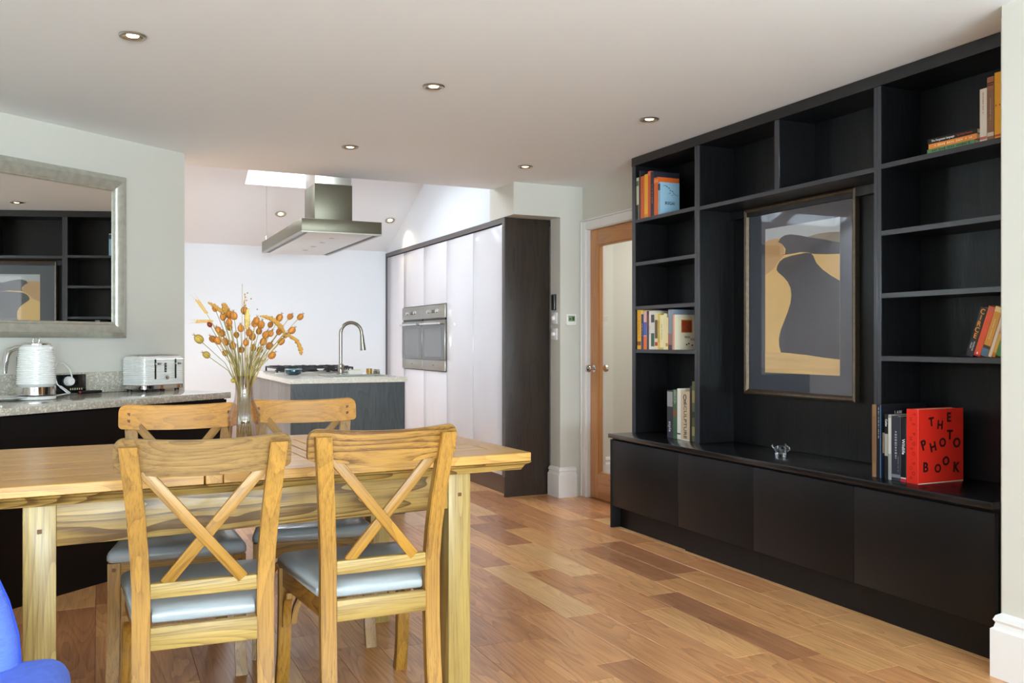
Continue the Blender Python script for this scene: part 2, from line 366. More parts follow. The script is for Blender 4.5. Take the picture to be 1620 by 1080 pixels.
# baseboards: profile (out, z)
BP = [(0, 0), (0.026, 0), (0.026, 0.165), (0.018, 0.172), (0.014, 0.188), (0.02, 0.197), (0.014, 0.212), (0, 0.222)]
def baseboard(name, path, label):
    """sweep the skirting profile along a polyline, mitred, out to the right-hand side of travel"""
    P = [Vector((p[0], p[1])) for p in path]; rings = []
    for i, p in enumerate(P):
        d0 = (p - P[i - 1]).normalized() if i else (P[1] - P[0]).normalized()
        d1 = (P[i + 1] - p).normalized() if i < len(P) - 1 else d0
        n0 = Vector((d0.y, -d0.x)); n1 = Vector((d1.y, -d1.x)); m = (n0 + n1); m = m / (1 + n0.dot(n1))
        rings.append([(p.x + m.x * o, p.y + m.y * o, z) for o, z in BP])
    return struct(name, MB().loft(rings), trim_white, label)
baseboard('baseboard_right', [(2.90, 2.056), (2.83, 2.056), (2.83, -4.49)], 'white moulded skirting on the wall at the right edge')
baseboard('baseboard_nib', [(3.115, 5.975), (3.115, 5.82), (3.245, 5.82)], 'white moulded skirting round the wall pier')

# garden doors behind the viewer and side window, both made up for daylight
d2 = struct('door_added', MB(), trim_white, 'unseen glazed garden doors behind the viewer, added for daylight')
frame_dark = mat('anthracite_frame', (70, 72, 76), 0.4)
for i in range(5):
    xx = -1.6 + i * 0.95
    box_obj('mullion', frame_dark, d2, xx - 0.03 + (0.03 if i == 0 else 0) - (0.03 if i == 4 else 0), xx + 0.03 + (0.03 if i == 0 else 0) - (0.03 if i == 4 else 0), -4.62, -4.55, 0, 2.2)
box_obj('head_rail', frame_dark, d2, -1.57, 2.17, -4.62, -4.55, 2.13, 2.2)
box_obj('pane', clear_glass, d2, -1.54, 2.14, -4.59, -4.584, 0.02, 2.13)
w4 = struct('window_4', MB(), trim_white, 'side window out of view on the left, added for daylight')
box_obj('window_frame', trim_white, w4, -2.3, -2.22, -1.0, -0.94, 0.45, 2.15)
box_obj('window_frame', trim_white, w4, -2.3, -2.22, 1.24, 1.3, 0.45, 2.15)
box_obj('window_frame', trim_white, w4, -2.3, -2.22, 0.12, 0.18, 0.45, 2.15)
box_obj('pane', clear_glass, w4, -2.27, -2.264, -0.94, 1.24, 0.45, 2.15)

# unseen pale rug added behind the viewer to bounce light up
rg = tag(MB().box(-1.7, 2.2, -4.0, 0.6, 0.0005, 0.012, r=0.003).obj('bounce_rug', mat('pale_grey_rug', (214, 216, 218), 0.95, bump=0.5, bscale=200)), 'large pale grey rug added behind the viewer to bounce light', 'rug')

# hall beyond the oak door
hall_m = mat('hall_paint', (214, 213, 203), 0.75, bump=0.02, bscale=150)
struct('wall_hall', MB().box(3.46, 5.3, 6.2, 6.3, 0, H).box(5.2, 5.3, 4.0, 6.3, 0, H).box(3.46, 5.3, 3.9, 4.0, 0, H), hall_m, 'pale hall walls seen through the glazed door')
struct('ceiling_hall', MB().box(3.46, 5.3, 3.9, 6.3, H, 2.5), ceil_paint, 'white hall ceiling beyond the glazed door')
struct('floor_hall', MB().box(3.3, 5.3, 3.9, 6.3, -0.013, -0.001), mat('hall_floor', (150, 104, 68), 0.45, var=0.15), 'wooden hall floor beyond the glazed door')
baseboard('baseboard_hall', [(3.46, 6.2), (5.2, 6.2), (5.2, 4.0)], 'white skirting in the hall beyond the door')

# oak glazed door
dr = struct('door_1', MB(), door_oak, 'glazed oak door standing beside the black bookcase')
DX0, DX1 = 3.325, 3.365
DL, DR = 5.735, 4.985
box_obj('stile', door_oak, dr, DX0, DX1, DL - 0.112, DL, 0.006, 1.985, r=0.002)
box_obj('stile', door_oak, dr, DX0, DX1, DR, DR + 0.112, 0.006, 1.985, r=0.002)
box_obj('top_rail', door_oakY, dr, DX0, DX1, DR + 0.112, DL - 0.112, 1.873, 1.985, r=0.002)
box_obj('bottom_rail', door_oakY, dr, DX0, DX1, DR + 0.112, DL - 0.112, 0.006, 0.19, r=0.002)
for a in ((DL - 0.124, DL - 0.112, 0.19, 1.873), (DR + 0.112, DR + 0.124, 0.19, 1.873)): box_obj('glazing_bead', door_oak, dr, DX0 + 0.006, DX1 - 0.006, *a)
for a in ((DR + 0.124, DL - 0.124, 0.19, 0.202), (DR + 0.124, DL - 0.124, 1.861, 1.873)): box_obj('glazing_bead', door_oakY, dr, DX0 + 0.006, DX1 - 0.006, *a)
box_obj('pane', clear_glass, dr, 3.342, 3.348, DR + 0.12, DL - 0.12, 0.196, 1.867)
for sgn, xb in ((-1, DX0), (1, DX1)):
    M = Matrix.Translation((xb, DL - 0.06, 0.96)) @ Matrix.Rotation(-PI / 2 if sgn < 0 else PI / 2, 4, 'Y')
    kn = MB().lathe([(0.027, 0), (0.027, 0.005), (0.012, 0.009), (0.0095, 0.028), (0.016, 0.036), (0.027, 0.044), (0.0295, 0.055), (0.026, 0.066), (0.012, 0.071)], 20, M=M).obj('knob', chrome, dr)
    kn['label'] = 'round chrome door knob'
tr = struct('trim_1', MB(), trim_white, 'white moulded frame around the oak door')
for y0, y1 in ((5.738, 5.76), (4.96, 4.982)): box_obj('door_lining', trim_white, tr, 3.3, 3.46, y0, y1, 0, 1.995)
box_obj('door_lining', trim_white, tr, 3.3, 3.46, 4.96, 5.76, 1.988, 2.0)
def arch(y0, y1, z0, z1, nm='architrave'):
    box_obj(nm, trim_white, tr, 3.285, 3.306, y0, y1, z0, z1, r=0.004)
    return
box_obj('architrave', trim_white, tr, 3.288, 3.306, 5.745, 5.8, 0, 2.055, r=0.004); box_obj('architrave', trim_white, tr, 3.28, 3.306, 5.8, 5.812, 0, 2.067, r=0.004)
box_obj('architrave', trim_white, tr, 3.288, 3.306, 4.9, 5.745, 1.992, 2.055, r=0.004); box_obj('architrave', trim_white, tr, 3.28, 3.306, 4.9, 5.8, 2.055, 2.067, r=0.004)

# ------------------------------------------------------------------ built-in bookcase
bc = thing('built_in_bookcase', 'black stained built-in bookcase filling the right-hand wall up to the ceiling', 'bookcase', (3.06, 3.44, 0.585))
lip = mat('edge_sheen_grey', (56, 58, 64), 0.3, spec=0.6)  # lighter edge colour stands in for edges reflecting a bright window
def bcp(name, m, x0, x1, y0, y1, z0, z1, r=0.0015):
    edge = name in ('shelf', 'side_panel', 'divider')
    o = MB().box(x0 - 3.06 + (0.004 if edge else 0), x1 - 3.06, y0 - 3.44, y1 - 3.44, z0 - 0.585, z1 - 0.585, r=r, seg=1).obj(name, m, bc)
    if edge: box_obj('front_edge_sheen', lip, o, x0 - 3.06, x0 - 3.06 + 0.004, y0 - 3.44, y1 - 3.44, z0 - 0.585, z1 - 0.585, r=0.0008, seg=1)
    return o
XB = 3.302; XF = 3.06; DZ = 0.586
bcp('back_panel', blackZ, XB, 3.32, 2.136, 4.755, DZ, 2.318)
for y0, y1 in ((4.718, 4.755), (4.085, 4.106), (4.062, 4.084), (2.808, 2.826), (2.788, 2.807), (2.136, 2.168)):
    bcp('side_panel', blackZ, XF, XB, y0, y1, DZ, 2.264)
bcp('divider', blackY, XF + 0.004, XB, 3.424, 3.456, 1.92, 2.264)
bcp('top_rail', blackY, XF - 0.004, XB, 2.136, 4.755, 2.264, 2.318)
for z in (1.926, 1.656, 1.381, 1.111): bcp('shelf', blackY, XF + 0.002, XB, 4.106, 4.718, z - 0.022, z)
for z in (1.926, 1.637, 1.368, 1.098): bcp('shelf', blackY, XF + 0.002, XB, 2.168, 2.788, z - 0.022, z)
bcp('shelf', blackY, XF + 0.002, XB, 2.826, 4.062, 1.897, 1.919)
bcp('head_batten', blackY, XB - 0.03, XB, 2.826, 4.062, 1.85, 1.897)

dk = tag(MB().box(2.884, 3.32, 2.134, 4.757, 0.56, DZ, r=0.002).obj('cabinet_deck', black_deck), 'long black polished ledge under the bookcase shelves', 'ledge')
ys = [4.757, 4.045, 3.424, 2.788, 2.134]
cl = ['black low cabinet under the bookcase, first from the oak door', 'black low cabinet under the bookcase, second from the oak door',
      'black low cabinet under the bookcase, third from the oak door', 'black low cabinet under the bookcase, nearest the right wall']
for i in range(4):
    t = thing('low_cabinet', cl[i], 'cabinet', (2.92, (ys[i] + ys[i + 1]) / 2, 0), 0, 'black low cabinets under the bookcase')
    c0 = (ys[i] + ys[i + 1]) / 2
    box_obj('carcass', black_cab, t, 0.005, 0.39, ys[i + 1] - c0 + 0.001, ys[i] - c0 - 0.001, 0.135, 0.55)
    box_obj('door', black_cab, t, -0.018, 0.003, ys[i + 1] - c0 + 0.0015, ys[i] - c0 - (0.02 if i == 0 else 0.0015), 0.138, 0.545, r=0.0012)
    box_obj('plinth', black_cab, t, 0.045 if i == 0 else 0.03, 0.06, ys[i + 1] - c0, ys[i] - c0 - 0.001, 0.0, 0.133)
    box_obj('top_batten', black_cab, t, -0.002, 0.39, ys[i + 1] - c0, ys[i] - c0, 0.551, 0.559)
    if i == 0: box_obj('end_panel', black_cab, t, -0.02, 0.39, ys[0] - c0 - 0.018, ys[0] - c0, 0, 0.55, r=0.001)

# framed dune photograph
PX = 3.30
pf = thing('framed_photograph', 'large framed photograph of a sand dune hung in the middle of the bookcase', 'picture', (PX, 3.535, 1.382))
yL, yR, zB, zT = 0.4, -0.403, -0.513, 0.513   # local
frame_m = mat('mottled_bronze_frame', (92, 80, 66), 0.38, 0.55, bump=0.4, bscale=70, var=0.5, vscale=45)
fw = 0.028
def mitre(p0, p1, inward, name):
    prof = [(0, -0.001), (0, -0.03), (0.008, -0.036), (0.018, -0.03), (fw, -0.018), (fw, -0.001)]
    a, b, n = Vector(p0), Vector(p1), Vector(inward); d = (b - a).normalized()
    R = [[(x, (q + n * o + dd * o).x, (q + n * o + dd * o).y) for o, x in prof] for q, dd in ((a, d), (b, -d))]
    MB().loft(R).obj(name, frame_m, pf, smooth=False)
mitre((yL, zT), (yR, zT), (0, -1), 'frame_rail'); mitre((yR, zB), (yL, zB), (0, 1), 'frame_rail')
mitre((yL, zB), (yL, zT), (-1, 0), 'frame_rail'); mitre((yR, zT), (yR, zB), (1, 0), 'frame_rail')
box_obj('mount_board', mat('slate_grey_mount', (66, 72, 84), 0.7), pf, -0.012, -0.002, yR + fw - 0.004, yL - fw + 0.004, zB + fw - 0.004, zT - fw + 0.004)
pu0, pu1, pv0, pv1 = 0.245, -0.29, -0.39, 0.388
def flat(name, uv, m, lift, par=pf):
    mb2 = MB(); vs = [mb2.b.verts.new((-0.0125 - lift, pu0 + (pu1 - pu0) * u, pv0 + (pv1 - pv0) * v)) for u, v in uv]
    f = mb2.b.faces.new(vs); f.normal_update()
    if f.normal.x > 0: f.normal_flip()
    bmesh.ops.triangulate(mb2.b, faces=[f]); return mb2.obj(name, m, par, smooth=False)
def q(x, y):
    u = (x - 147) / 335; tp = 233 - 51 * u; bt = 877 + 18 * u; return (min(1, max(0, u)), min(1, max(0, (bt - y) / (bt - tp))))
ph = box_obj('print', mat('print_sky', (196, 204, 208), 0.6), pf, -0.0124, -0.0115, pu1, pu0, pv0, pv1)
sand = mat('print_sand', (234, 196, 122), 0.6, var=0.14, vscale=5); sand2 = mat('print_far_sand', (205, 165, 112), 0.6, var=0.2, vscale=9)
shade = mat('print_dune_shade', (66, 68, 76), 0.6, var=0.1, vscale=3); ripple = mat('print_rippled_sand', (226, 190, 126), 0.6, var=0.22, vscale=16, bstretch=(1, 0.25, 2.6))
flat('far_hills', [q(*p) for p in ((330, 272), (360, 264), (395, 254), (440, 249), (482, 249), (482, 330), (330, 330))], mat('print_hills', (150, 140, 120), 0.6, var=0.3, vscale=14), 0.0004, ph)
flat('sand_flank', [q(*p) for p in ((147, 292), (165, 281), (200, 275), (240, 270), (300, 330), (372, 340), (482, 346), (482, 895), (147, 877))], sand, 0.0007, ph)
flat('far_flank', [q(*p) for p in ((147, 292), (165, 281), (200, 275), (225, 280), (240, 330), (236, 352), (205, 385), (190, 410), (147, 440))], sand2, 0.0009, ph)
flat('dune_shade', [q(*p) for p in ((228, 350), (243, 345), (246, 322), (228, 298), (211, 291), (222, 272), (242, 260), (268, 256), (310, 261), (350, 270), (410, 280), (482, 297), (482, 348), (420, 348), (372, 346), (345, 338), (315, 337), (280, 343))], shade, 0.0011, ph)
flat('dune_shade', [q(*p) for p in ((224, 788), (216, 760), (214, 728), (222, 690), (238, 650), (256, 606), (269, 565), (273, 530), (269, 498), (256, 470), (235, 447), (212, 428), (203, 416), (206, 398), (218, 378), (238, 363), (270, 353), (305, 346), (340, 340), (362, 343), (372, 356), (384, 386), (410, 416), (445, 444), (482, 468), (482, 822), (400, 812), (330, 800), (270, 792))], shade, 0.0013, ph)
flat('rippled_sand', [q(*p) for p in ((147, 786), (190, 788), (228, 789), (280, 794), (340, 800), (410, 812), (482, 822), (483, 895), (147, 877))], ripple, 0.0015, ph)
box_obj('pane', clear_glass, pf, -0.0185, -0.0165, yR + fw - 0.006, yL - fw + 0.006, zB + fw - 0.006, zT - fw + 0.006)

# ------------------------------------------------------------------ ceiling downlights
bulb_m = mat('lit_bulb', (255, 226, 176), 0.4, emit=14)
refl_m = mat('downlight_reflector', (206, 190, 160), 0.25, 0.9)
ring_m = mat('satin_chrome_ring', (176, 172, 165), 0.3, 0.9)
def downlight(loc, label, rx=0, power=5, grp='recessed ceiling downlights'):
    t = thing('downlight', label, 'ceiling light', loc, 0, grp); t.rotation_euler = (rx, 0, 0)
    MB().lathe([(0.038, -0.001), (0.05, -0.001), (0.051, -0.003), (0.047, -0.008), (0.039, -0.0085), (0.037, -0.006)], 28, cap=False).obj('trim_ring', ring_m, t)
    MB().lathe([(0.038, -0.0055), (0.03, -0.0025), (0.022, -0.0012)], 28, cap=False).obj('reflector', refl_m, t)
    MB().lathe([(0.002, -0.0062), (0.012, -0.0058), (0.02, -0.004), (0.023, -0.001)], 20).obj('bulb', bulb_m, t)
    l = bpy.data.lights.new('downlight_lamp', 'SPOT'); l.energy = power; l.spot_size = 1.9; l.spot_blend = 0.8; l.color = (1, 0.86, 0.66); l.shadow_soft_size = 0.03
    lo = bpy.data.objects.new('downlight_lamp', l); C.objects.link(lo); lo.parent = t; lo.location = (0, 0, -0.02)
    return t
for p, lb in (((0.117, 3.649), 'recessed ceiling downlight at upper left, nearest the mirror'), ((1.379, 3.793), 'recessed ceiling downlight in the middle of the near row'),
              ((2.601, 3.877), 'recessed ceiling downlight closest to the bookcase'), ((1.358, 5.185), 'recessed ceiling downlight above the island near the ceiling edge'),
              ((2.561, 5.275), 'recessed ceiling downlight nearest the oak door')):
    downlight((p[0], p[1], H), lb)
downlight((1.548, 8.444, sz(8.444) - 0.001), 'recessed spotlight in the kitchen slope left of the hood', -SLOPE, 8)
downlight((2.611, 8.44, sz(8.44) - 0.001), 'recessed spotlight in the kitchen slope right of the hood', -SLOPE, 8)

# ------------------------------------------------------------------ tall kitchen units and ovens
TX = 2.75
cols = [6.032, 6.632, 7.232, 7.832, 8.432, 8.985]
tl = ['white gloss tall cabinet next to the dark end panel', 'white gloss tall cabinet right of the two ovens', 'tall white cabinet housing the right-hand oven',
      'tall white cabinet housing the left-hand oven', 'white gloss tall cabinet in the far kitchen corner']
carc = mat('cabinet_carcass', (200, 200, 202), 0.5)
for i in range(5):
    y0, y1 = cols[i], cols[i + 1]
    t = thing('tall_cabinet', tl[i], 'cabinet', (TX, y0, 0.15), 0, 'tall white kitchen cabinets'); h = y1 - y0
    if i in (2, 3):
        box_obj('carcass', carc, t, 0.022, 0.6, 0.001, h - 0.001, 0, 0.742); box_obj('carcass', carc, t, 0.022, 0.6, 0.001, h - 0.001, 1.345, 1.89)
        box_obj('door', white_gloss, t, 0, 0.02, 0.002, h - 0.002, 0.005, 0.742, r=0.0015)
        box_obj('door', white_gloss, t, 0, 0.02, 0.002, h - 0.002, 1.345, 1.888, r=0.0015)
    else:
        box_obj('carcass', carc, t, 0.022, 0.6, 0.001, h - 0.001, 0, 1.89)
        box_obj('door', white_gloss, t, 0, 0.02, 0.002, h - 0.002, 0.005, 1.888, r=0.0015)
tag(MB().box(2.735, 3.36, 6.012, 8.999, 2.045, 2.083).obj('cabinet_cornice', cornice_m), 'dark grey strip along the top of the tall white cabinets', 'cornice')
tag(MB().box(2.735, 2.76, 8.986, 8.999, 0, 2.044).obj('filler_strip', cornice_m), 'dark upright strip between tall cabinets and back wall', 'filler strip')
ep = tag(MB().box(2.742, 3.113, 5.99, 6.012, 0, 2.083, r=0.001).obj('end_panel', brown_panel), 'dark brown wooden end panel of the tall cabinets', 'panel')
box_obj('front_edge', cornice_m, ep, 2.7345, 2.7425, 5.99, 6.03, 0.15, 2.083)
tag(MB().box(2.8, 2.82, 6.014, 8.985, 0, 0.147).obj('kitchen_plinth', mat('brown_plinth', (84, 56, 38), 0.3, coat=0.2)), 'dark brown plinth under the tall white cabinets', 'plinth')
for j, (y0, lb) in enumerate(((7.232, 'built-in steel oven, right-hand of the pair'), (7.832, 'built-in steel oven, left-hand of the pair'))):
    t = thing('oven', lb, 'oven', (TX, y0 + 0.3, 0.895), 0, 'built-in ovens')
    box_obj('oven_body', steel_dark, t, 0.004, 0.55, -0.297, 0.297, 0.003, 0.594)
    cp = box_obj('control_panel', steel, t, -0.016, 0.003, -0.297, 0.297, 0.475, 0.594, r=0.002)
    for yy in (-0.11, 0.0, 0.11):
        if yy == 0: box_obj('display', mat('oven_display', (60, 66, 64), 0.15), cp, -0.0175, -0.0155, -0.04, 0.04, 0.52, 0.55)
        else: MB().lathe([(0.021, 0), (0.021, 0.004), (0.017, 0.006), (0.015, 0.02), (0.012, 0.022)], 16, M=Matrix.Translation((-0.016, yy, 0.535)) @ Matrix.Rotation(-PI / 2, 4, 'Y')).obj('dial', chrome, cp)
    box_obj('vent_gap', black_plastic, t, -0.008, 0.003, -0.285, 0.285, 0.458, 0.474)
    d = box_obj('oven_door', steel_dark, t, -0.018, 0.003, -0.297, 0.297, 0.1, 0.455, r=0.002)
    box_obj('door_glass', oven_glass, d, -0.0195, -0.0165, -0.285, 0.285, 0.104, 0.415)
    box_obj('window', mat('oven_window', (112, 115, 115), 0.15, 0.2, coat=0.3), d, -0.0205, -0.0185, -0.21, 0.21, 0.13, 0.385)
    MB().tube([(-0.055, -0.255, 0.425), (-0.055, 0.255, 0.425)], 0.009, 10).tube([(-0.018, -0.235, 0.425), (-0.055, -0.235, 0.425)], 0.006, 8).tube([(-0.018, 0.235, 0.425), (-0.055, 0.235, 0.425)], 0.006, 8).obj('handle', mat('pale_steel_handle', (226, 226, 224), 0.25, 0.8), d)
    lp = box_obj('lower_panel', steel, t, -0.016, 0.003, -0.297, 0.297, 0.004, 0.097, r=0.002)
    box_obj('badge', mat('oven_badge', (90, 90, 90), 0.4), lp, -0.0168, -0.0155, -0.02, 0.02, 0.048, 0.056)

# ------------------------------------------------------------------ kitchen island
isl = thing('kitchen_island', 'grey stained oak kitchen island behind the dining table', 'island', (1.49, 6.55, 0))
IX0, IX1, IY0, IY1 = 1.115, 1.872, 5.715, 7.37
def il(name, m, x0, x1, y0, y1, z0, z1, r=0.001): return box_obj(name, m, isl, x0 - 1.49, x1 - 1.49, y0 - 6.55, y1 - 6.55, z0, z1, r=r, seg=1)
il('carcass', grey_oakZ, IX0 + 0.022, IX1 - 0.022, IY0 + 0.02, IY1 - 0.001, 0.08, 0.66)
il('end_panel', grey_oakZ, IX0, IX1, IY0, IY0 + 0.02, 0.0, 0.889)
for i in range(4):
    a = IY0 + 0.022 + i * (IY1 - IY0 - 0.022) / 4; b = IY0 + 0.022 + (i + 1) * (IY1 - IY0 - 0.022) / 4
    il('door', grey_oak2, IX0 - 0.002, IX0 + 0.02, a + 0.0015, b - 0.0015, 0.085, 0.887)
    il('door', grey_oakZ, IX1 - 0.02, IX1, a + 0.0015, b - 0.0015, 0.085, 0.887)
il('plinth', black_plastic, IX0 + 0.05, IX1 - 0.05, IY0 + 0.03, IY1 - 0.05, 0, 0.08)
# worktop with a cut-out for the sink, built as a ring of four pieces joined
SX0, SX1, SY0, SY1 = 1.42, 1.83, 5.82, 6.26
mb = MB(); wx0, wx1, wy0, wy1 = 1.1, 1.887, 5.70, 7.385
def ringslab(mb, o, i, z0, z1):
    ov = [(o[0], o[2]), (o[1], o[2]), (o[1], o[3]), (o[0], o[3])]; iv = [(i[0], i[2]), (i[1], i[2]), (i[1], i[3]), (i[0], i[3])]
    V = [[mb.b.verts.new((p[0], p[1], z)) for p in L] for L in (ov, iv) for z in (z0, z1)]
    for k in range(4):
        n = (k + 1) % 4
        mb.b.faces.new((V[0][k], V[0][n], V[1][n], V[1][k])); mb.b.faces.new((V[2][k], V[3][k], V[3][n], V[2][n]))
        mb.b.faces.new((V[1][k], V[1][n], V[3][n], V[3][k])); mb.b.faces.new((V[0][k], V[2][k], V[2][n], V[0][n]))
    bmesh.ops.recalc_face_normals(mb.b, faces=mb.b.faces[:])
ringslab(mb, (wx0, wx1, wy0, wy1), (SX0, SX1, SY0, SY1), 0.889, 0.92)
tag(mb.obj('island_worktop', quartz2, smooth=False), 'pale speckled stone worktop on the kitchen island', 'worktop')
sk = thing('sink', 'stainless steel sink set into the island worktop', 'sink', (1.625, 6.04, 0.72))
mb = MB()
def basin(x0, x1, y0, y1, zt, zb, w_=0.012):
    ringslab(mb, (x0, x1, y0, y1), (x0 + w_, x1 - w_, y0 + w_, y1 - w_), zb, zt)
    mb.box(x0 + 0.001, x1 - 0.001, y0 + 0.001, y1 - 0.001, zb - 0.01, zb)
basin(SX0 - 1.624, SX1 - 1.626, SY0 - 6.039, SY1 - 6.041, 0.199, 0.01)
mb.obj('basin', steel, sk, smooth=False)
mb = MB(); ringslab(mb, (SX0 - 1.635, SX1 - 1.615, SY0 - 6.05, SY1 - 6.03), (SX0 - 1.613, SX1 - 1.637, SY0 - 6.028, SY1 - 6.052), 0.2002, 0.2035); mb.obj('rim', steel, sk, smooth=False)
MB().lathe([(0.03, 0), (0.03, 0.003), (0.02, 0.004)], 16, c=(0, 0, 0.01)).obj('drain', chrome, sk)
# tap
tp = thing('kitchen_tap', 'tall brushed steel swan-neck tap on the island', 'tap', (1.60, 6.38, 0.92))
MB().lathe([(0.03, 0), (0.03, 0.006), (0.022, 0.012), (0.022, 0.07), (0.015, 0.078)], 18).obj('base', steel_dark, tp)
pts = [(0, 0, 0.075), (0, 0, 0.28)] + [(0.078 - 0.078 * math.cos(a), 0, 0.30 + 0.078 * math.sin(a)) for a in [PI * k / 12 for k in range(0, 12)]] + [(0.158, 0, 0.285)]
MB().tube(pts, 0.013, 12).obj('spout', steel_dark, tp)
MB().tube([(0.158, 0, 0.288), (0.162, 0, 0.235), (0.168, 0, 0.175)], [0.0145, 0.018, 0.023], 12).obj('spray_head', steel_dark, tp)
MB().tube([(0, -0.02, 0.045), (0, -0.05, 0.05), (0, -0.095, 0.062)], [0.009, 0.007, 0.006], 8).obj('lever', steel_dark, tp)
# hob
hb = thing('gas_hob', 'steel gas hob with black pan supports at the back of the island', 'hob', (1.5, 6.95, 0.92))
box_obj('hob_plate', steel, hb, -0.32, 0.30, -0.26, 0.26, 0.0005, 0.008, r=0.002)
for bx, by, rr in ((-0.2, -0.13, 0.045), (-0.2, 0.13, 0.035), (0.19, -0.13, 0.035), (0.19, 0.13, 0.045), (0, 0, 0.055)):
    MB().lathe([(rr + 0.012, 0.008), (rr + 0.01, 0.014), (rr, 0.02), (rr, 0.026), (rr * 0.6, 0.028)], 18, c=(bx, by, 0)).obj('burner', iron, hb)
for x0 in (-0.3, -0.105, 0.09):
    mb = MB(); a, b = x0, x0 + 0.19
    for yy in (-0.24, 0.24): mb.box(a, b, yy - 0.005, yy + 0.005, 0.034, 0.046)
    for xx in (a, b - 0.01): mb.box(xx, xx + 0.01, -0.235, 0.235, 0.034, 0.046)
    for yy in (-0.13, 0.0, 0.13): mb.box(a + 0.01, a + 0.07, yy - 0.005, yy + 0.005, 0.034, 0.052); mb.box(b - 0.07, b - 0.01, yy - 0.005, yy + 0.005, 0.034, 0.052)
    for xx in (a + 0.095,): mb.box(xx - 0.005, xx + 0.005, -0.235, -0.06, 0.034, 0.052); mb.box(xx - 0.005, xx + 0.005, 0.06, 0.235, 0.034, 0.052)
    for xx in (a + 0.005, b - 0.005):
        for yy in (-0.24, 0.24): mb.box(xx - 0.006, xx + 0.006, yy - 0.006, yy + 0.006, 0.008, 0.04)
    mb.obj('pan_support', iron, hb, smooth=False)
for k in range(5): MB().lathe([(0.018, 0.008), (0.018, 0.012), (0.014, 0.014), (0.013, 0.032), (0.011, 0.034)], 14, c=(0.275, -0.16 + k * 0.08, 0)).obj('dial', chrome, hb)
# small things on the island
t = thing('glass_dish', 'small dark teal glass dish on the corner of the island worktop', 'dish', (1.265, 6.41, 0.921))
teal = mat('dark_teal_glass', (22, 62, 74), 0.06, coat=0.8)
MB().lathe([(0.03, 0), (0.045, 0.002), (0.056, 0.012), (0.061, 0.026), (0.058, 0.04), (0.05, 0.044), (0.047, 0.04), (0.05, 0.028), (0.044, 0.012), (0.01, 0.008)], 26).obj('bowl', teal, t)
MB().lathe([(0.0605, 0.036), (0.0615, 0.04), (0.058, 0.0445), (0.051, 0.045)], 26, cap=False).obj('rim', mat('pale_teal_rim', (120, 150, 158), 0.1), t)
t = thing('sponge_caddy', 'low white sponge caddy beside the tap', 'caddy', (1.695, 6.33, 0.9205))
mb = MB(); ringslab(mb, (-0.05, 0.05, -0.025, 0.025), (-0.046, 0.046, -0.021, 0.021), 0, 0.03); mb.box(-0.049, 0.049, -0.024, 0.024, 0, 0.004); mb.obj('tray', white_plastic, t, smooth=False)
box_obj('sponge', mat('cream_sponge', (225, 214, 160), 0.9, bump=0.3), t, -0.04, 0.04, -0.017, 0.017, 0.004, 0.036, r=0.004)
t = thing('candle_jar', 'small amber glass candle jar behind the sink', 'candle', (1.795, 6.31, 0.9205))
MB().lathe([(0.018, 0), (0.022, 0.002), (0.022, 0.042), (0.02, 0.042), (0.02, 0.006), (0.004, 0.005)], 20).obj('jar', mat('amber_glass', (176, 132, 40), 0.12, coat=0.6), t)
MB().lathe([(0.0195, 0.0065), (0.0195, 0.03), (0.004, 0.031)], 18).obj('wax', mat('cream_wax', (240, 228, 190), 0.5), t)
for i, (sx_, lb) in enumerate(((1.868, 'small steel shaker by the sink, nearer the candle jar'), (1.868, 'small steel shaker by the sink, at the worktop edge'))):
    t = thing('shaker', lb, 'shaker', (1.853, 6.36 - i * 0.075, 0.9205), 0, 'small steel shakers')
    MB().lathe([(0.013, 0), (0.014, 0.002), (0.014, 0.022), (0.012, 0.024)], 16).obj('pot', steel_dark, t)
    MB().lathe([(0.0125, 0.0245), (0.0135, 0.026), (0.0135, 0.034), (0.01, 0.037)], 16).obj('lid', chrome, t)

# extractor hood
hd = thing('extractor_hood', 'brushed steel island extractor hood hanging from the sloping ceiling', 'extractor hood', (1.505, 6.75, 1.9))
HX, HY0, HY1 = 0.276, -0.8, 0.79
box_obj('canopy', mat('satin_hood_steel', (118, 114, 98), 0.42, 0.8), hd, -HX, HX, HY0, HY1, 0.004, 0.086, r=0.002)
box_obj('underside_panel', mat('pale_grey_hood_panel', (216, 219, 220), 0.3, 0.2), hd, -HX + 0.055, HX - 0.055, HY0 + 0.035, HY1 - 0.01, -0.006, 0.003, r=0.001)
for a, b in ((-HX + 0.022, -HX + 0.054), (HX - 0.054, HX - 0.022)): box_obj('intake_slot', black_plastic, hd, a, b, HY0 + 0.03, HY1 - 0.01, -0.002, 0.0035)
for a, b in ((-HX, -HX + 0.022), (HX - 0.022, HX)): box_obj('lip', steel, hd, a, b, HY0, HY1, -0.006, 0.0035)
box_obj('lip', steel, hd, -HX + 0.0225, HX - 0.0225, HY0, HY0 + 0.028, -0.006, 0.0035)
for k in range(4): MB().lathe([(0.004, -0.0085), (0.02, -0.008), (0.022, -0.006)], 14, c=(0, HY0 + 0.3 + k * 0.3, 0)).obj('hood_lamp', mat('unlit_lamp_disc', (170, 170, 165), 0.3, 0.5), hd)
box_obj('chimney', mat('satin_hood_steel', (118, 114, 98), 0.42, 0.8), hd, -0.134, 0.134, -0.55, -0.22, 0.087, 0.37, r=0.002)
box_obj('chimney_sleeve', mat('pale_chimney_sleeve', (214, 208, 200), 0.3, 0.7), hd, -0.129, 0.129, -0.545, -0.225, 0.37, 1.42, r=0.002)
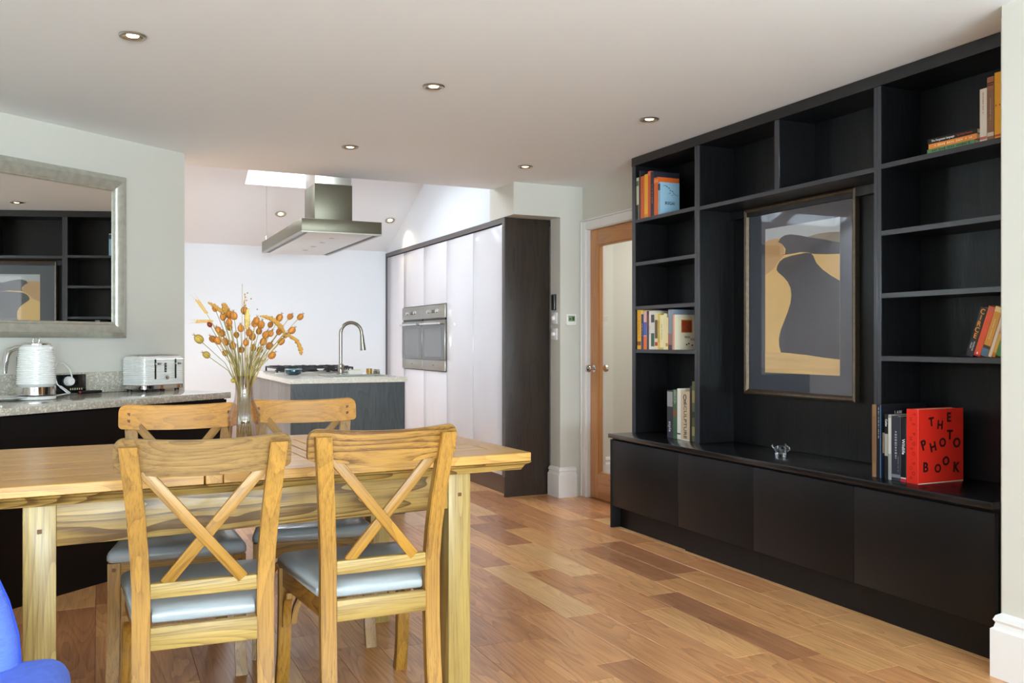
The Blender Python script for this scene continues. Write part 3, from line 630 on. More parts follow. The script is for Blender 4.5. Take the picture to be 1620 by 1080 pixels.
for sx_ in (-0.25, 0.25):
    MB().tube([(sx_, HY1 - 0.06, 0.09), (sx_, HY1 - 0.06, 0.74)], 0.0015, 6).obj('cable', steel_dark, hd)
    MB().lathe([(0.008, 0.086), (0.008, 0.125), (0.004, 0.13)], 12, c=(sx_, HY1 - 0.06, 0)).obj('cable_grip', chrome, hd)
    zt = sz(6.75 + HY1 - 0.06) - 1.9
    MB().lathe([(0.007, zt - 0.06), (0.008, zt - 0.02), (0.014, zt - 0.008), (0.014, zt + 0.004)], 12, c=(sx_, HY1 - 0.06, 0)).obj('ceiling_fitting', chrome, hd)

# ------------------------------------------------------------------ wall fittings
t = thing('thermostat', 'square white thermostat with green display on the pier beside the door', 'thermostat', (3.2, 5.82, 1.322))
box_obj('case', white_plastic, t, -0.042, 0.042, -0.022, -0.0005, -0.042, 0.042, r=0.004)
sc_ = box_obj('screen', mat('green_lcd', (120, 150, 112), 0.2), t, -0.028, 0.028, -0.0228, -0.0215, -0.012, 0.03)
box_obj('digits', mat('lcd_dark', (48, 66, 50), 0.4), sc_, 0.005, 0.022, -0.0234, -0.0226, -0.004, 0.022); box_obj('digits', _mats['lcd_dark'], sc_, -0.02, -0.004, -0.0234, -0.0226, 0.0, 0.012)
t = thing('control_strip', 'narrow black control strip on the side of the pier, above the dials', 'controller', (3.115, 5.91, 1.455))
box_obj('case', black_plastic, t, -0.014, -0.0005, -0.03, 0.03, -0.06, 0.06, r=0.003); box_obj('edge', chrome, t, -0.0155, -0.014, -0.026, -0.016, -0.055, 0.055)
for z, lb in ((1.335, 'white dimmer switch with round knob on the pier, upper of two'), (1.215, 'white dimmer switch with round knob on the pier, lower of two')):
    t = thing('dimmer_switch', lb, 'switch', (3.115, 5.905, z), 0, 'dimmer switches on the pier')
    box_obj('plate', white_plastic, t, -0.008, -0.0005, -0.043, 0.043, -0.043, 0.043, r=0.002)
    MB().lathe([(0.017, 0.0), (0.017, 0.012), (0.014, 0.018), (0.005, 0.019)], 16, M=Matrix.Translation((-0.008, 0, 0)) @ Matrix.Rotation(-PI / 2, 4, 'Y')).obj('knob', white_plastic, t)
t = thing('wall_hook', 'small steel hook on the far edge of the mirror wall', 'hook', W(0.001, -0.04, 1.537))
t.rotation_euler = (0, 0, math.atan2(WU.y, WU.x))
box_obj('plate', steel_dark, t, 0, 0.004, -0.015, 0.015, -0.014, 0.014, r=0.001)
MB().tube([(0.004, 0, 0.006), (0.02, 0, 0.006), (0.022, 0, 0.012)], 0.003, 8).tube([(0.004, 0, -0.006), (0.018, 0, -0.006)], 0.003, 8).obj('peg', steel_dark, t)

# ------------------------------------------------------------------ mirror and left worktop
mr_ = thing('wall_mirror', 'large wall mirror in a wide mottled silver frame above the worktop', 'mirror', W(-1.12, 0, 1.64))
mr_.rotation_euler = (0, 0, math.atan2(WU.y, WU.x))
silver = mat('mottled_silver_leaf', (198, 197, 185), 0.36, 0.65, bump=0.15, bscale=60, var=0.28, vscale=28)
ML, MR_, MZ0, MZ1 = -0.7, 0.693, -0.46, 0.46
def mitre2(p0, p1, n):
    prof = [(0, -0.001), (0, -0.022), (0.008, -0.03), (0.03, -0.04), (0.06, -0.036), (0.074, -0.026), (0.078, -0.03), (0.086, -0.028), (0.09, -0.02), (0.09, -0.001)]
    a, b, n = Vector(p0), Vector(p1), Vector(n); d = (b - a).normalized()
    R = [[((q_ + n * o + dd * o).x, yy, (q_ + n * o + dd * o).y) for o, yy in prof] for q_, dd in ((a, d), (b, -d))]
    MB().loft(R).obj('frame_rail', silver, mr_, ang=30)
mitre2((ML, MZ1), (MR_, MZ1), (0, -1)); mitre2((MR_, MZ0), (ML, MZ0), (0, 1)); mitre2((ML, MZ0), (ML, MZ1), (1, 0)); mitre2((MR_, MZ1), (MR_, MZ0), (-1, 0))
box_obj('mirror_glass', mat('mirror_silver', (238, 240, 238), 0.0, 1.0), mr_, ML + 0.086, MR_ - 0.086, -0.017, -0.002, MZ0 + 0.086, MZ1 - 0.086)

WT = 0.875
def poly(name, m, pts, z0, z1, r=0, parent=None): return MB().prism([tuple(W(s, d, 0).xy) for s, d in pts], 'Z', z0, z1, r=r).obj(name, m, parent, smooth=r > 0)
cb_pts = lambda a, b, da, db, back=0.02: [(a, back), (b, back), (b, db), (a, da)]
fd = lambda s: 0.71 if s < -1.557 else 0.71 - (s + 1.557) / 1.366 * 0.10
tag(poly('side_worktop', quartz, [(-2.55, 0.002), (-0.19, 0.002), (-0.19, 0.61), (-1.557, 0.71), (-2.55, 0.71)], WT - 0.034, WT, r=0.003), 'speckled grey stone worktop under the mirror with kettle and toaster', 'worktop')
tag(poly('upstand', quartz, [(-2.52, 0.001), (-0.2, 0.001), (-0.2, 0.02), (-2.52, 0.02)], WT + 0.0005, WT + 0.115, r=0.002), 'low speckled stone upstand along the wall below the mirror', 'upstand')
for a, b, lb in ((-2.5, -1.56, 'black base cabinet under the stone worktop, at the left edge'), (-1.557, -0.9, 'black base cabinet under the stone worktop, below the kettle'), (-0.897, -0.215, 'black base cabinet under the stone worktop, below the toaster')):
    o0 = W((a + b) / 2, 0.3, 0)
    t = thing('base_cabinet', lb, 'cabinet', o0, 0, 'black base cabinets under the mirror')
    for nm, bk, f0, z0, z1 in (('carcass', 0.005, -0.03, 0.1, WT - 0.036), ('plinth', 0.1, -0.022, 0, 0.0985)):
        p = poly(nm, black_cab, [(a, bk), (b, bk), (b, fd(b) + f0), (a, fd(a) + f0)], z0, z1); p.data.transform(Matrix.Translation(-o0)); p.parent = t
    p = poly('door', black_cab, [(a + 0.0015, fd(a) - 0.029), (b - 0.0015, fd(b) - 0.029), (b - 0.0015, fd(b) - 0.01), (a + 0.0015, fd(a) - 0.01)], 0.1, WT - 0.04); p.data.transform(Matrix.Translation(-o0)); p.parent = t

# kettle
kt = thing('kettle', 'white ribbed electric kettle with chrome handle and base band on the left worktop', 'kettle', (-0.278, 4.93, WT + 0.0195), math.radians(-25))
kw = mat('kettle_white', (236, 236, 233), 0.16, coat=0.3)
prof = [(0.078, 0.046)]
for k in range(17):
    z = 0.056 + k * 0.0105; r = 0.0875 - 0.0105 * (k / 16) ** 1.7
    prof += [(r - 0.003, z), (r + 0.0008, z + 0.0025), (r + 0.0008, z + 0.0065), (r - 0.003, z + 0.009)]
prof += [(0.0745, 0.238), (0.066, 0.248), (0.062, 0.25)]
MB().lathe(prof, 36).obj('body', kw, kt)
MB().lathe([(0.08, 0.003), (0.088, 0.006), (0.0885, 0.044), (0.083, 0.047)], 36).obj('chrome_band', chrome, kt)
MB().lathe([(0.066, 0.249), (0.066, 0.254), (0.05, 0.258), (0.004, 0.259)], 30).obj('lid', chrome, kt)
MB().tube([(0.016 * math.cos(a), 0, 0.268 + 0.016 * math.sin(a)) for a in [2 * PI * k / 16 - PI / 2 for k in range(17)]], 0.003, 8).obj('lid_ring', chrome, kt)
MB().tube([(-0.066, 0, 0.236), (-0.1, 0, 0.234), (-0.128, 0, 0.222), (-0.143, 0, 0.195), (-0.151, 0, 0.15), (-0.155, 0, 0.11)], [0.013, 0.013, 0.014, 0.0135, 0.0125, 0.011], 12).obj('handle', chrome, kt)
box_obj('water_gauge', mat('grey_gauge', (120, 124, 122), 0.1), kt, -0.095, -0.078, -0.009, 0.009, 0.075, 0.19, r=0.004)
MB().prism([(0.066, 0.216), (0.079, 0.226), (0.086, 0.241), (0.066, 0.24)], 'Y', -0.013, 0.013, r=0.003).obj('spout', kw, kt)
kb = thing('kettle_stand', 'round white base with power cord under the ribbed kettle', 'kettle base', (-0.278, 4.93, WT + 0.0005))
MB().lathe([(0.08, 0), (0.087, 0.003), (0.088, 0.012), (0.08, 0.0185), (0.02, 0.0188)], 32).obj('base_plate', white_plastic, kb)
o0 = Vector((-0.278, 4.93, WT + 0.0005))
sk_c = W(-0.8, 0.045, 0.935)
def rel(p): return Vector(p) - o0
cord = [W(-0.86, 0.13, WT + 0.012), W(-0.9, 0.10, WT + 0.06), W(-0.92, 0.09, WT + 0.13), W(-0.89, 0.085, WT + 0.175), W(-0.85, 0.08, WT + 0.168), W(-0.815, 0.077, WT + 0.135), W(-0.8, 0.073, WT + 0.1), W(-0.8, 0.072, WT + 0.088)]
MB().tube([rel(Vector((-0.21, 4.985, WT + 0.01)))] + [rel(p) for p in cord], 0.0036, 8).obj('cord', white_plastic, kb)
Mw = Matrix(((WU.x, -WN.x, 0, 0), (WU.y, -WN.y, 0, 0), (0, 0, 1, 0), (0, 0, 0, 1)))
pl = MB().lathe([(0.022, 0), (0.026, 0.004), (0.026, 0.02), (0.02, 0.034), (0.008, 0.036)], 18, M=Matrix.Translation(rel(W(-0.8, 0.036, 0.947))) @ Mw @ Matrix.Rotation(PI / 2, 4, 'X')).obj('plug', white_plastic, kb)
# socket, stick, pen
t = thing('power_socket', 'black double power socket with steel edge on the upstand behind the kettle', 'socket', W(-0.775, 0.02, 0.93)); t.rotation_euler = (0, 0, math.atan2(WU.y, WU.x))
box_obj('face_plate', mat('black_gloss_plate', (20, 20, 24), 0.12, coat=0.4), t, -0.085, 0.085, -0.015, -0.004, -0.05, 0.052, r=0.003)
box_obj('back_plate', steel, t, -0.1, 0.08, -0.0035, -0.0005, -0.05, 0.05, r=0.001)
for k in range(6): box_obj('marking', mat('socket_marking', (196, 190, 150), 0.4), t, -0.01 + k * 0.013, -0.004 + k * 0.013, -0.0156, -0.0148, -0.032, -0.022)
t = thing('white_clip', 'small white plastic stick leaning on the black socket', 'clip', W(-0.835, 0.066, WT + 0.027)); t.rotation_euler = (0, 0.62, math.atan2(WU.y, WU.x))
box_obj('bar', white_plastic, t, -0.034, 0.034, -0.004, 0.004, -0.0065, 0.0065, r=0.002); box_obj('groove', mat('grey_line', (140, 140, 140), 0.5), t, -0.028, 0.028, -0.0046, -0.0039, -0.001, 0.001)
t = thing('black_pen', 'short black pen lying on the worktop below the socket', 'pen', W(-0.685, 0.06, WT + 0.0095)); t.rotation_euler = (0, 0, math.atan2(WU.y, WU.x))
MB().tube([(-0.07, 0, 0), (-0.066, 0, 0), (0.055, 0, 0), (0.07, 0, 0)], [0.006, 0.0085, 0.0085, 0.007], 12).obj('barrel', black_plastic, t); MB().tube([(-0.0665, 0, 0), (-0.058, 0, 0)], 0.0088, 12).obj('band', mat('red_dot', (150, 50, 40), 0.4), t)
t = thing('white_plate', 'edge of a flat white plate on the worktop at the left edge of the picture', 'plate', W(-1.27, 0.22, WT + 0.0005))
MB().lathe([(0.06, 0), (0.075, 0.003), (0.125, 0.014), (0.127, 0.017), (0.12, 0.016), (0.072, 0.006), (0.004, 0.005)], 36).obj('dish', white_plastic, t); MB().lathe([(0.1255, 0.0155), (0.1275, 0.0165), (0.126, 0.0178)], 36, cap=False).obj('rim', mat('grey_rim', (190, 190, 186), 0.3), t)

# toaster
ts = thing('toaster', 'white ribbed four-slice toaster with two chrome levers on the left worktop', 'toaster', (0.290, 5.546, WT), math.radians(40.3))
RB_ = 0.03
def rrect(x0, x1, y0, y1, r, n=5):
    out = []
    for cx_, cy_, a0 in ((x1 - r, y1 - r, 0), (x0 + r, y1 - r, 90), (x0 + r, y0 + r, 180), (x1 - r, y0 + r, 270)):
        for k in range(n + 1):
            a = math.radians(a0 + 90 * k / n); out.append((cx_ + r * math.cos(a), cy_ + r * math.sin(a)))
    return out
TW, TD = 0.155, 0.0925
rings = []
z = 0.038
prof = [(0.004, 0.036), (0, 0.038)]
for k in range(13): prof += [(0.0022, 0.05 + k * 0.0105), (-0.001, 0.0525 + k * 0.0105), (-0.001, 0.0575 + k * 0.0105), (0.0022, 0.0597 + k * 0.0105)]
prof += [(0.003, 0.19), (0.012, 0.2)]
MB().loft([[(p[0], p[1], zz) for p in rrect(-TW + o, TW - o, -TD + o, TD - o, RB_)] for o, zz in prof]).obj('body', kw, ts)
MB().loft([[(p[0], p[1], zz) for p in rrect(-TW + o, TW - o, -TD + o, TD - o, RB_)] for o, zz in ((0.006, 0.012), (0.002, 0.014), (0.002, 0.035), (0.006, 0.037))]).obj('chrome_base', chrome, ts)
MB().loft([[(p[0], p[1], zz) for p in rrect(-TW + o, TW - o, -TD + o, TD - o, 0.025)] for o, zz in ((0.012, 0.2), (0.014, 0.205), (0.02, 0.207))]).obj('top_plate', chrome, ts)
for xx in (-0.1, -0.045, 0.045, 0.1): box_obj('slot', black_plastic, ts, xx - 0.014, xx + 0.014, -0.065, 0.065, 0.2065, 0.2078)
for xx in (-0.075, 0.075):
    box_obj('lever_track', mat('dark_chrome', (90, 96, 92), 0.15, 0.9), ts, xx - 0.006, xx + 0.006, -TD - 0.004, -TD + 0.002, 0.07, 0.185, r=0.003)
    MB().box(xx - 0.004, xx + 0.024, -TD - 0.024, -TD - 0.004, 0.152, 0.164, r=0.003).obj('lever', chrome, ts)
box_obj('button_strip', black_plastic, ts, -0.008, 0.008, -TD - 0.003, -TD + 0.002, 0.108, 0.162, r=0.003)
for k in range(3): box_obj('button', mat('grey_button', (150, 155, 165), 0.4), ts, -0.004, 0.004, -TD - 0.0045, -TD - 0.002, 0.115 + k * 0.016, 0.123 + k * 0.016)
MB().lathe([(0.014, 0), (0.014, 0.004), (0.012, 0.012), (0.004, 0.013)], 18, M=Matrix.Translation((0.004, -TD, 0.078)) @ Matrix.Rotation(PI / 2, 4, 'X')).obj('dial', chrome, ts)
for a in (-1, 1):
    for b in (-1, 1): MB().lathe([(0.014, 0.0003), (0.014, 0.012)], 12, c=(a * (TW - 0.035), b * (TD - 0.035), 0)).obj('foot', black_plastic, ts)

# ------------------------------------------------------------------ dining table
TZ = 0.78; TR = math.radians(3.0)
tb = thing('dining_table', 'extending oak dining table with breadboard ends and square legs', 'table', (0.45, 3.15, 0), TR)
TL, TRt, TF, TB_ = -0.872, 0.873, -0.473, 0.47
top0 = TZ - 0.03
def board(m, x0, x1, y0, y1): return MB().box(x0 + 0.0011, x1 - 0.0011, y0 + 0.0009, y1 - 0.0009, top0, TZ, r=0.002, seg=1).obj('board', m, tb)
def section(x0, x1, eL, eR, frame):
    """one third of the top: end boards along y, boards along x between them; framed halves run a full board along both long edges"""
    fy0, fy1 = (TF + 0.15, TB_ - 0.15) if frame else (TF, TB_)
    if frame: board(ttopX, x0, x1, TF, fy0); board(ttopX, x0, x1, fy1, TB_)
    if eL: board(ttopY, x0, x0 + eL, fy0, fy1)
    if eR: board(ttopY, x1 - eR, x1, fy0, fy1)
    n = 4 if frame else 6; hgt = (fy1 - fy0) / n
    for k in range(n): board(ttopX, x0 + eL, x1 - eR, fy0 + k * hgt, fy0 + (k + 1) * hgt)
JA, JB = -0.2, 0.2
section(TL, JA, 0.095, 0.055, True); section(JA + 0.002, JB - 0.002, 0.05, 0.05, False); section(JB, TRt, 0.055, 0.095, True)
# moulding under the edge
mp_ = [(0.0, top0 - 0.001), (0.004, top0 - 0.006), (0.016, top0 - 0.012), (0.024, top0 - 0.025), (0.026, top0 - 0.03)]
def mould(name, m, pts):
    R = []
    for o, z in mp_: R.append([(max(min(x, TRt - o), TL + o), max(min(y, TB_ - o), TF + o), z) for x, y in pts])
    MB().loft(R).obj(name, m, tb, smooth=False)
mould('edge_moulding', toakX, [(TL, TF), (TRt, TF), (TRt, TB_), (TL, TB_)])
LX0, LX1, LY0, LY1 = TL + 0.215, TRt - 0.213, TF + 0.04, TB_ - 0.04
for sx_, lx in ((0, LX0), (1, LX1)):
    for sy_, ly in ((0, LY0), (1, LY1)):
        x0 = lx if sx_ == 0 else lx - 0.08; y0 = ly if sy_ == 0 else ly - 0.08
        lg = MB().box(x0, x0 + 0.08, y0, y0 + 0.08, 0, top0 - 0.031, r=0.003).obj('leg', toakZ, tb)
        yf = y0 if sy_ == 0 else y0 + 0.08
        MB().box(x0 + 0.034, x0 + 0.046, yf - 0.0015, yf + 0.0015, 0.644, 0.656).obj('peg', peg_m, lg)
az0, az1 = 0.605, top0 - 0.031
MB().box(LX0 + 0.08, LX1 - 0.08, LY0 + 0.006, LY0 + 0.03, az0, az1, r=0.002).obj('apron', toakX, tb); MB().box(LX0 + 0.08, LX1 - 0.08, LY1 - 0.03, LY1 - 0.006, az0, az1, r=0.002).obj('apron', toakX, tb)
MB().box(LX0 + 0.006, LX0 + 0.03, LY0 + 0.08, LY1 - 0.08, az0, az1, r=0.002).obj('apron', toakY, tb); MB().box(LX1 - 0.03, LX1 - 0.006, LY0 + 0.08, LY1 - 0.08, az0, az1, r=0.002).obj('apron', toakY, tb)

# ------------------------------------------------------------------ cross-backed chairs
def sq(x, y, z, a, b): return [(x - a, y - b, z), (x + a, y - b, z), (x + a, y + b, z), (x - a, y + b, z)]
def chair():
    t = thing('dining_chair', '', 'chair', group='cross-backed oak dining chairs')
    for s in (-1, 1):
        st = [(0, 0.158, -0.262), (0.1, 0.158, -0.248), (0.22, 0.1575, -0.232), (0.34, 0.157, -0.2235), (0.5, 0.157, -0.2235), (0.6, 0.161, -0.234), (0.7, 0.168, -0.252), (0.8, 0.177, -0.274), (0.893, 0.186, -0.296)]
        mb = MB(); mb.loft([sq(s * x, y, z, 0.0225, 0.019) for z, x, y in st]); bmesh.ops.bevel(mb.b, geom=[e for e in mb.b.edges if abs((e.verts[0].co - e.verts[1].co).z) > 0.01], offset=0.003, segments=2, affect='EDGES')
        mb.obj('rear_leg', oakZ, t, ang=50)
        st = [(0, 0.207, 0.262), (0.02, 0.207, 0.256), (0.06, 0.206, 0.243), (0.12, 0.205, 0.23), (0.2, 0.204, 0.222), (0.3, 0.203, 0.219), (0.412, 0.203, 0.219)]
        mb = MB(); mb.loft([sq(s * x, y, z, 0.02, 0.019 + (0.003 if z < 0.03 else 0)) for z, x, y in st]); bmesh.ops.bevel(mb.b, geom=[e for e in mb.b.edges if abs((e.verts[0].co - e.verts[1].co).z) > 0.01], offset=0.003, segments=2, affect='EDGES')
        fl = mb.obj('front_leg', oakZ, t, ang=50)
        MB().box(s * 0.203 - 0.006, s * 0.203 + 0.006, 0.2375, 0.2395, 0.385, 0.397).obj('peg', peg_m, fl)
        # curved brackets under the seat rails
        def arc(flip):
            o = [(0, 0.005), (0, 0.11), (0.014, 0.11)]
            inner = [(0.014 + 0.09 * (1 - math.cos(a)), 0.11 + 0.0 - 0.0 + 0.0 * a) for a in ()]
            P = [(0.0, -0.135), (0.018, -0.135)]
            Q = [(0.018 + 0.085 * (1 - math.cos(a)), -0.125 + 0.125 * math.sin(a)) for a in [PI / 2 * k / 6 for k in range(7)]]
            R_ = [(0.0 + 0.075 * (1 - math.cos(a)) , -0.135 + 0.135 * math.sin(a)) for a in [PI / 2 * k / 6 for k in range(7)]]
            return Q, R_
        Q, R_ = arc(0)
        poly_in = [(0.103, -0.0)] ; 
        def curve_bracket(axis):
            mb = MB(); rings = []
            for k in range(8):
                a = PI / 2 * k / 7; c0 = (0.09 * (1 - math.cos(a)), 0.13 * math.sin(a) - 0.13)      # from down the leg up to the rail
                nrm = Vector((math.sin(a) * 0.6, -math.cos(a) * 0.3)) if False else None
                dx, dz = 0.09 * math.sin(a), 0.13 * math.cos(a); l_ = math.hypot(dx, dz); nx_, nz_ = dz / l_, -dx / l_
                p0 = (c0[0], c0[1]); p1 = (c0[0] + nx_ * 0.018, c0[1] + nz_ * 0.018)
                if axis == 'X': rings.append([(s * (0.183 - p[0]), 0.219 + w_, 0.352 + p[1]) for p, w_ in ((p0, -0.012), (p1, -0.012), (p1, 0.012), (p0, 0.012))])
                else: rings.append([(s * 0.203 + w_, 0.2 - p[0], 0.352 + p[1]) for p, w_ in ((p0, -0.012), (p1, -0.012), (p1, 0.012), (p0, 0.012))])
            mb.loft(rings); return mb.obj('bracket', oakZ, t, ang=30)
        curve_bracket('X'); curve_bracket('Y')
        # side seat rail
        mb = MB(); mb.prism([(s * 0.157 - 0.01, -0.204), (s * 0.157 + 0.01, -0.204), (s * 0.203 + 0.01, 0.2), (s * 0.203 - 0.01, 0.2)], 'Z', 0.352, 0.413, r=0.0015); mb.obj('seat_rail', oakY, t)
    MB().box(-0.1345, 0.1345, -0.2427, -0.221, 0.352, 0.413, r=0.0025).obj('seat_rail', paleX, t)
    MB().box(-0.183, 0.183, 0.209, 0.231, 0.352, 0.413, r=0.0025).obj('seat_rail', oakX, t)
    MB().box(-0.1345, 0.1345, -0.2422, -0.22, 0.4875, 0.527, r=0.0025).obj('stretcher', paleX, t)
    # crest rail: curved plan, rounded corners
    n = 14; outl = []
    hw, z0, z1 = 0.222, 0.822, 0.917
    def zlim(x):
        e = hw - abs(x); rt, rb_ = 0.032, 0.014
        up = z1 - (rt - math.sqrt(max(0, rt * rt - (rt - e) ** 2)) if e < rt else 0); lo = z0 + (rb_ - math.sqrt(max(0, rb_ * rb_ - (rb_ - e) ** 2)) if e < rb_ else 0)
        return lo, up
    xs_ = [-hw + hw * 2 * k / 40 for k in range(41)]
    xs_ = sorted(set([round(x, 4) for x in xs_] + [round(s * (hw - d), 4) for s in (-1, 1) for d in (0.0, 0.0015, 0.004, 0.008, 0.016)]))
    rings = []
    for x in xs_:
        lo, up = zlim(x); dip = -0.012 * (1 - (x / hw) ** 2); lo += dip; up += dip; yc = -0.296 + 0.038 * (x / hw) ** 2
        tilt = 0.2
        def yy(z, o): return yc - (z - 0.87) * tilt + o
        rings.append([(x, yy(lo, -0.012), lo), (x, yy(lo, 0.012), lo), (x, yy((lo + up) / 2, 0.012), (lo + up) / 2), (x, yy(up - 0.003, 0.012), up - 0.003), (x, yy(up, 0.008), up), (x, yy(up, -0.008), up), (x, yy(up - 0.003, -0.012), up - 0.003), (x, yy((lo + up) / 2, -0.012), (lo + up) / 2)])
    cr = MB().loft(rings).obj('crest_rail', oakX, t, ang=30)
    for s in (-1, 1):
        for z in (0.85, 0.876):
            x = s * 0.186; yc = -0.296 + 0.038 * (x / hw) ** 2 - (z - 0.87) * 0.2 + 0.012
            MB().box(x - 0.0055, x + 0.0055, yc - 0.002, yc + 0.0012, z - 0.0055, z + 0.0055).obj('peg', peg_m, cr)
    # X of two diagonal bars
    for s in (-1, 1):
        a = Vector((s * 0.152, -0.27 + (0.004 if s > 0 else -0.004), 0.828)); b = Vector((-s * 0.098, -0.231 + (0.004 if s > 0 else -0.004), 0.522)); d = (b - a); ln = d.length
        zax = d.normalized(); yax = Vector((0, 1, 0)); yax = (yax - zax * yax.dot(zax)).normalized(); xax = yax.cross(zax)
        M = Matrix(((xax.x, yax.x, zax.x), (xax.y, yax.y, zax.y), (xax.z, yax.z, zax.z)))
        o = MB().box(-0.0155, 0.0155, -0.008, 0.008, 0, ln, r=0.0025).obj('cross_bar', oakZ, t); o.location = a; o.rotation_euler = M.to_euler()
    # leather seat pad: trapezoid, crowned top, rounded edges
    rings = []
    for o, z in ((0.02, 0.413), (0.006, 0.4145), (0.0, 0.421), (0.0, 0.436), (0.004, 0.447), (0.013, 0.4555), (0.03, 0.4605), (0.07, 0.4645), (0.13, 0.466)):
        ring = []
        B = [(-0.131, -0.216), (0.131, -0.216), (0.135, -0.19), (0.182, -0.186), (0.226, 0.225), (0.214, 0.247), (0.1, 0.256), (-0.1, 0.256), (-0.214, 0.247), (-0.226, 0.225), (-0.182, -0.186), (-0.135, -0.19)]
        for bx, by in B:
            k = 1 - o / 0.235; ring.append((bx * k, 0.02 + (by - 0.02) * k, z))
        rings.append(ring)
    MB().loft(rings).obj('seat_pad', leather, t, ang=60)
    return t
c0 = chair()
spots = [(0.2716, 2.722, -0.0636, 'cross-backed oak chair at the near side of table, left, its back to us'), (0.7596, 2.7613, -0.0147, 'cross-backed oak chair at the near side of table, right, its back to us'),
         (0.2692, 3.4818, 3.0549, 'cross-backed oak chair on the far side of table, facing us left of the vase'), (0.7673, 3.5709, 3.0192, 'cross-backed oak chair on the far side of table, facing us right of the vase')]
for i, (x, y, a, lb) in enumerate(spots):
    o = c0 if i == 0 else copy_tree(c0)
    o.location = (x, y, 0); o.rotation_euler = (0, 0, a); o['label'] = lb
    tone = ((154, 120, 68), (88, 60, 28)) if i == 0 else ((184, 138, 66), (96, 62, 26)) if i == 1 else ((212, 150, 46), (148, 94, 24))
    cm = wood('crest_oak_%s' % ('brown', 'gold', 'amber', 'amber')[i], tone[0], tone[1], 'X', rough=0.36, coat=0.1, rings=(12, 8, 9, 9)[i], ring_amt=(0.45, 0.7, 0.35, 0.35)[i])
    for ch in o.children:
        if ch.name.split('.')[0] == 'crest_rail': ch.material_slots[0].link = 'OBJECT'; ch.material_slots[0].material = cm

# ------------------------------------------------------------------ blue armchair at the lower left corner
blue = mat('blue_woven_fabric', (92, 118, 212), 0.85, bump=0.6, bscale=240, bstretch=(0.35, 0.35, 1.6), var=0.2, vscale=120, spec=0.2)
ac = thing('blue_armchair', 'bright blue woven upholstered chair at the lower left corner', 'armchair', (-0.44, 1.9, 0))
def cushion(name, x0, x1, y0, y1, z0, z1, r, seg=5): return MB().box(x0, x1, y0, y1, z0, z1, r=r, seg=seg).obj(name, blue, ac, ang=60)
cushion('seat_cushion', -0.385, 0.385, -0.38, 0.30, 0.33, 0.475, 0.05)
cushion('seat_base', -0.36, 0.36, -0.36, 0.28, 0.2, 0.33, 0.02, 2)
st = [(0.40, 0.285), (0.47, 0.288), (0.53, 0.282), (0.6, 0.262), (0.65, 0.24), (0.70, 0.205), (0.735, 0.16), (0.755, 0.1), (0.762, 0.04)]
rings = []
for z, hw_ in st:
    yc = 0.24 + (z - 0.4) * 0.28; th = 0.055 if z < 0.7 else 0.055 * math.sqrt(max(0.05, 1 - ((z - 0.7) / 0.063) ** 2))
    rings.append([(p[0], p[1], z) for p in rrect(-hw_, hw_, yc - th, yc + th, min(th, hw_) * 0.95, 4)])
MB().loft(rings).obj('backrest', blue, ac, ang=70)
seam = []
for s in (1, -1):
    MB().tube([(s * hw_, 0.24 + (z - 0.4) * 0.28 , z) for z, hw_ in st[1:-1]], 0.004, 6).obj('piping', mat('blue_piping', (38, 66, 180), 0.8), ac)
for a in (-0.31, 0.31):
    for b in (-0.31, 0.23): MB().lathe([(0.012, 0), (0.02, 0.2)], 12, c=(a, b, 0)).obj('leg', mat('dark_chair_leg', (50, 36, 26), 0.4), ac)

# ------------------------------------------------------------------ vase of dried flowers
VX, VY = 0.478, 3.32
vs_ = thing('glass_vase', 'clear bottle-shaped glass vase holding dried flowers on the table', 'vase', (VX, VY, TZ + 0.0005))
vg = mat('vase_glass', (250, 246, 246), 0.0, trans=1.0, ior=1.18)
outer = [(0.03, 0), (0.042, 0.003), (0.051, 0.03), (0.0565, 0.065), (0.058, 0.092), (0.054, 0.12), (0.043, 0.148), (0.034, 0.168), (0.0305, 0.195), (0.031, 0.23), (0.0355, 0.255)]
inner = [(r - 0.002, z + (0.006 if i < 2 else 0)) for i, (r, z) in enumerate(outer)][::-1]
MB().lathe(outer + inner, 32).obj('glass_body', glass_pane('vase_glass_wall', (0.93, 0.885, 0.875, 1), 1.75), vs_)
stem_m = mat('dried_stem', (176, 152, 88), 0.7, var=0.3, vscale=20); stem_g = mat('dried_green_stem', (140, 128, 70), 0.7, var=0.3, vscale=20)
pod_m = mat('orange_brown_pod', (186, 120, 44), 0.75, var=0.5, vscale=60); pod_g = mat('olive_pod', (168, 146, 62), 0.6, var=0.3, vscale=60); pod_r = mat('dark_red_pod', (122, 34, 24), 0.5)
rib_m = mat('pod_rib', (134, 76, 22), 0.6); plume = mat('millet_fluff', (184, 136, 62), 0.9, bump=0.6, bscale=300, var=0.3, vscale=120); cream = mat('cream_plume', (214, 184, 112), 0.9, bump=0.6, bscale=300, var=0.25, vscale=100); straw = mat('wheat_straw', (200, 158, 78), 0.8)
br = random.Random(5)
def stempath(tip, lean=0.0):
    base = Vector((VX + br.uniform(-0.03, 0.03), VY + br.uniform(-0.03, 0.03), TZ + 0.014))
    d = (Vector((tip.x - VX, tip.y - VY, 0))); k = min(1, 0.018 / max(d.length, 1e-3))
    neck = Vector((VX, VY, TZ + 0.2)) + d * k + Vector((br.uniform(-0.006, 0.006), br.uniform(-0.006, 0.006), 0))
    m1 = neck.lerp(tip, 0.5) + Vector((-d.x * 0.10, -d.y * 0.10, 0.012))
    return [base, base.lerp(neck, 0.5), neck, m1, tip], base
def local(t, pts): return [Vector(p) - t.location for p in pts]
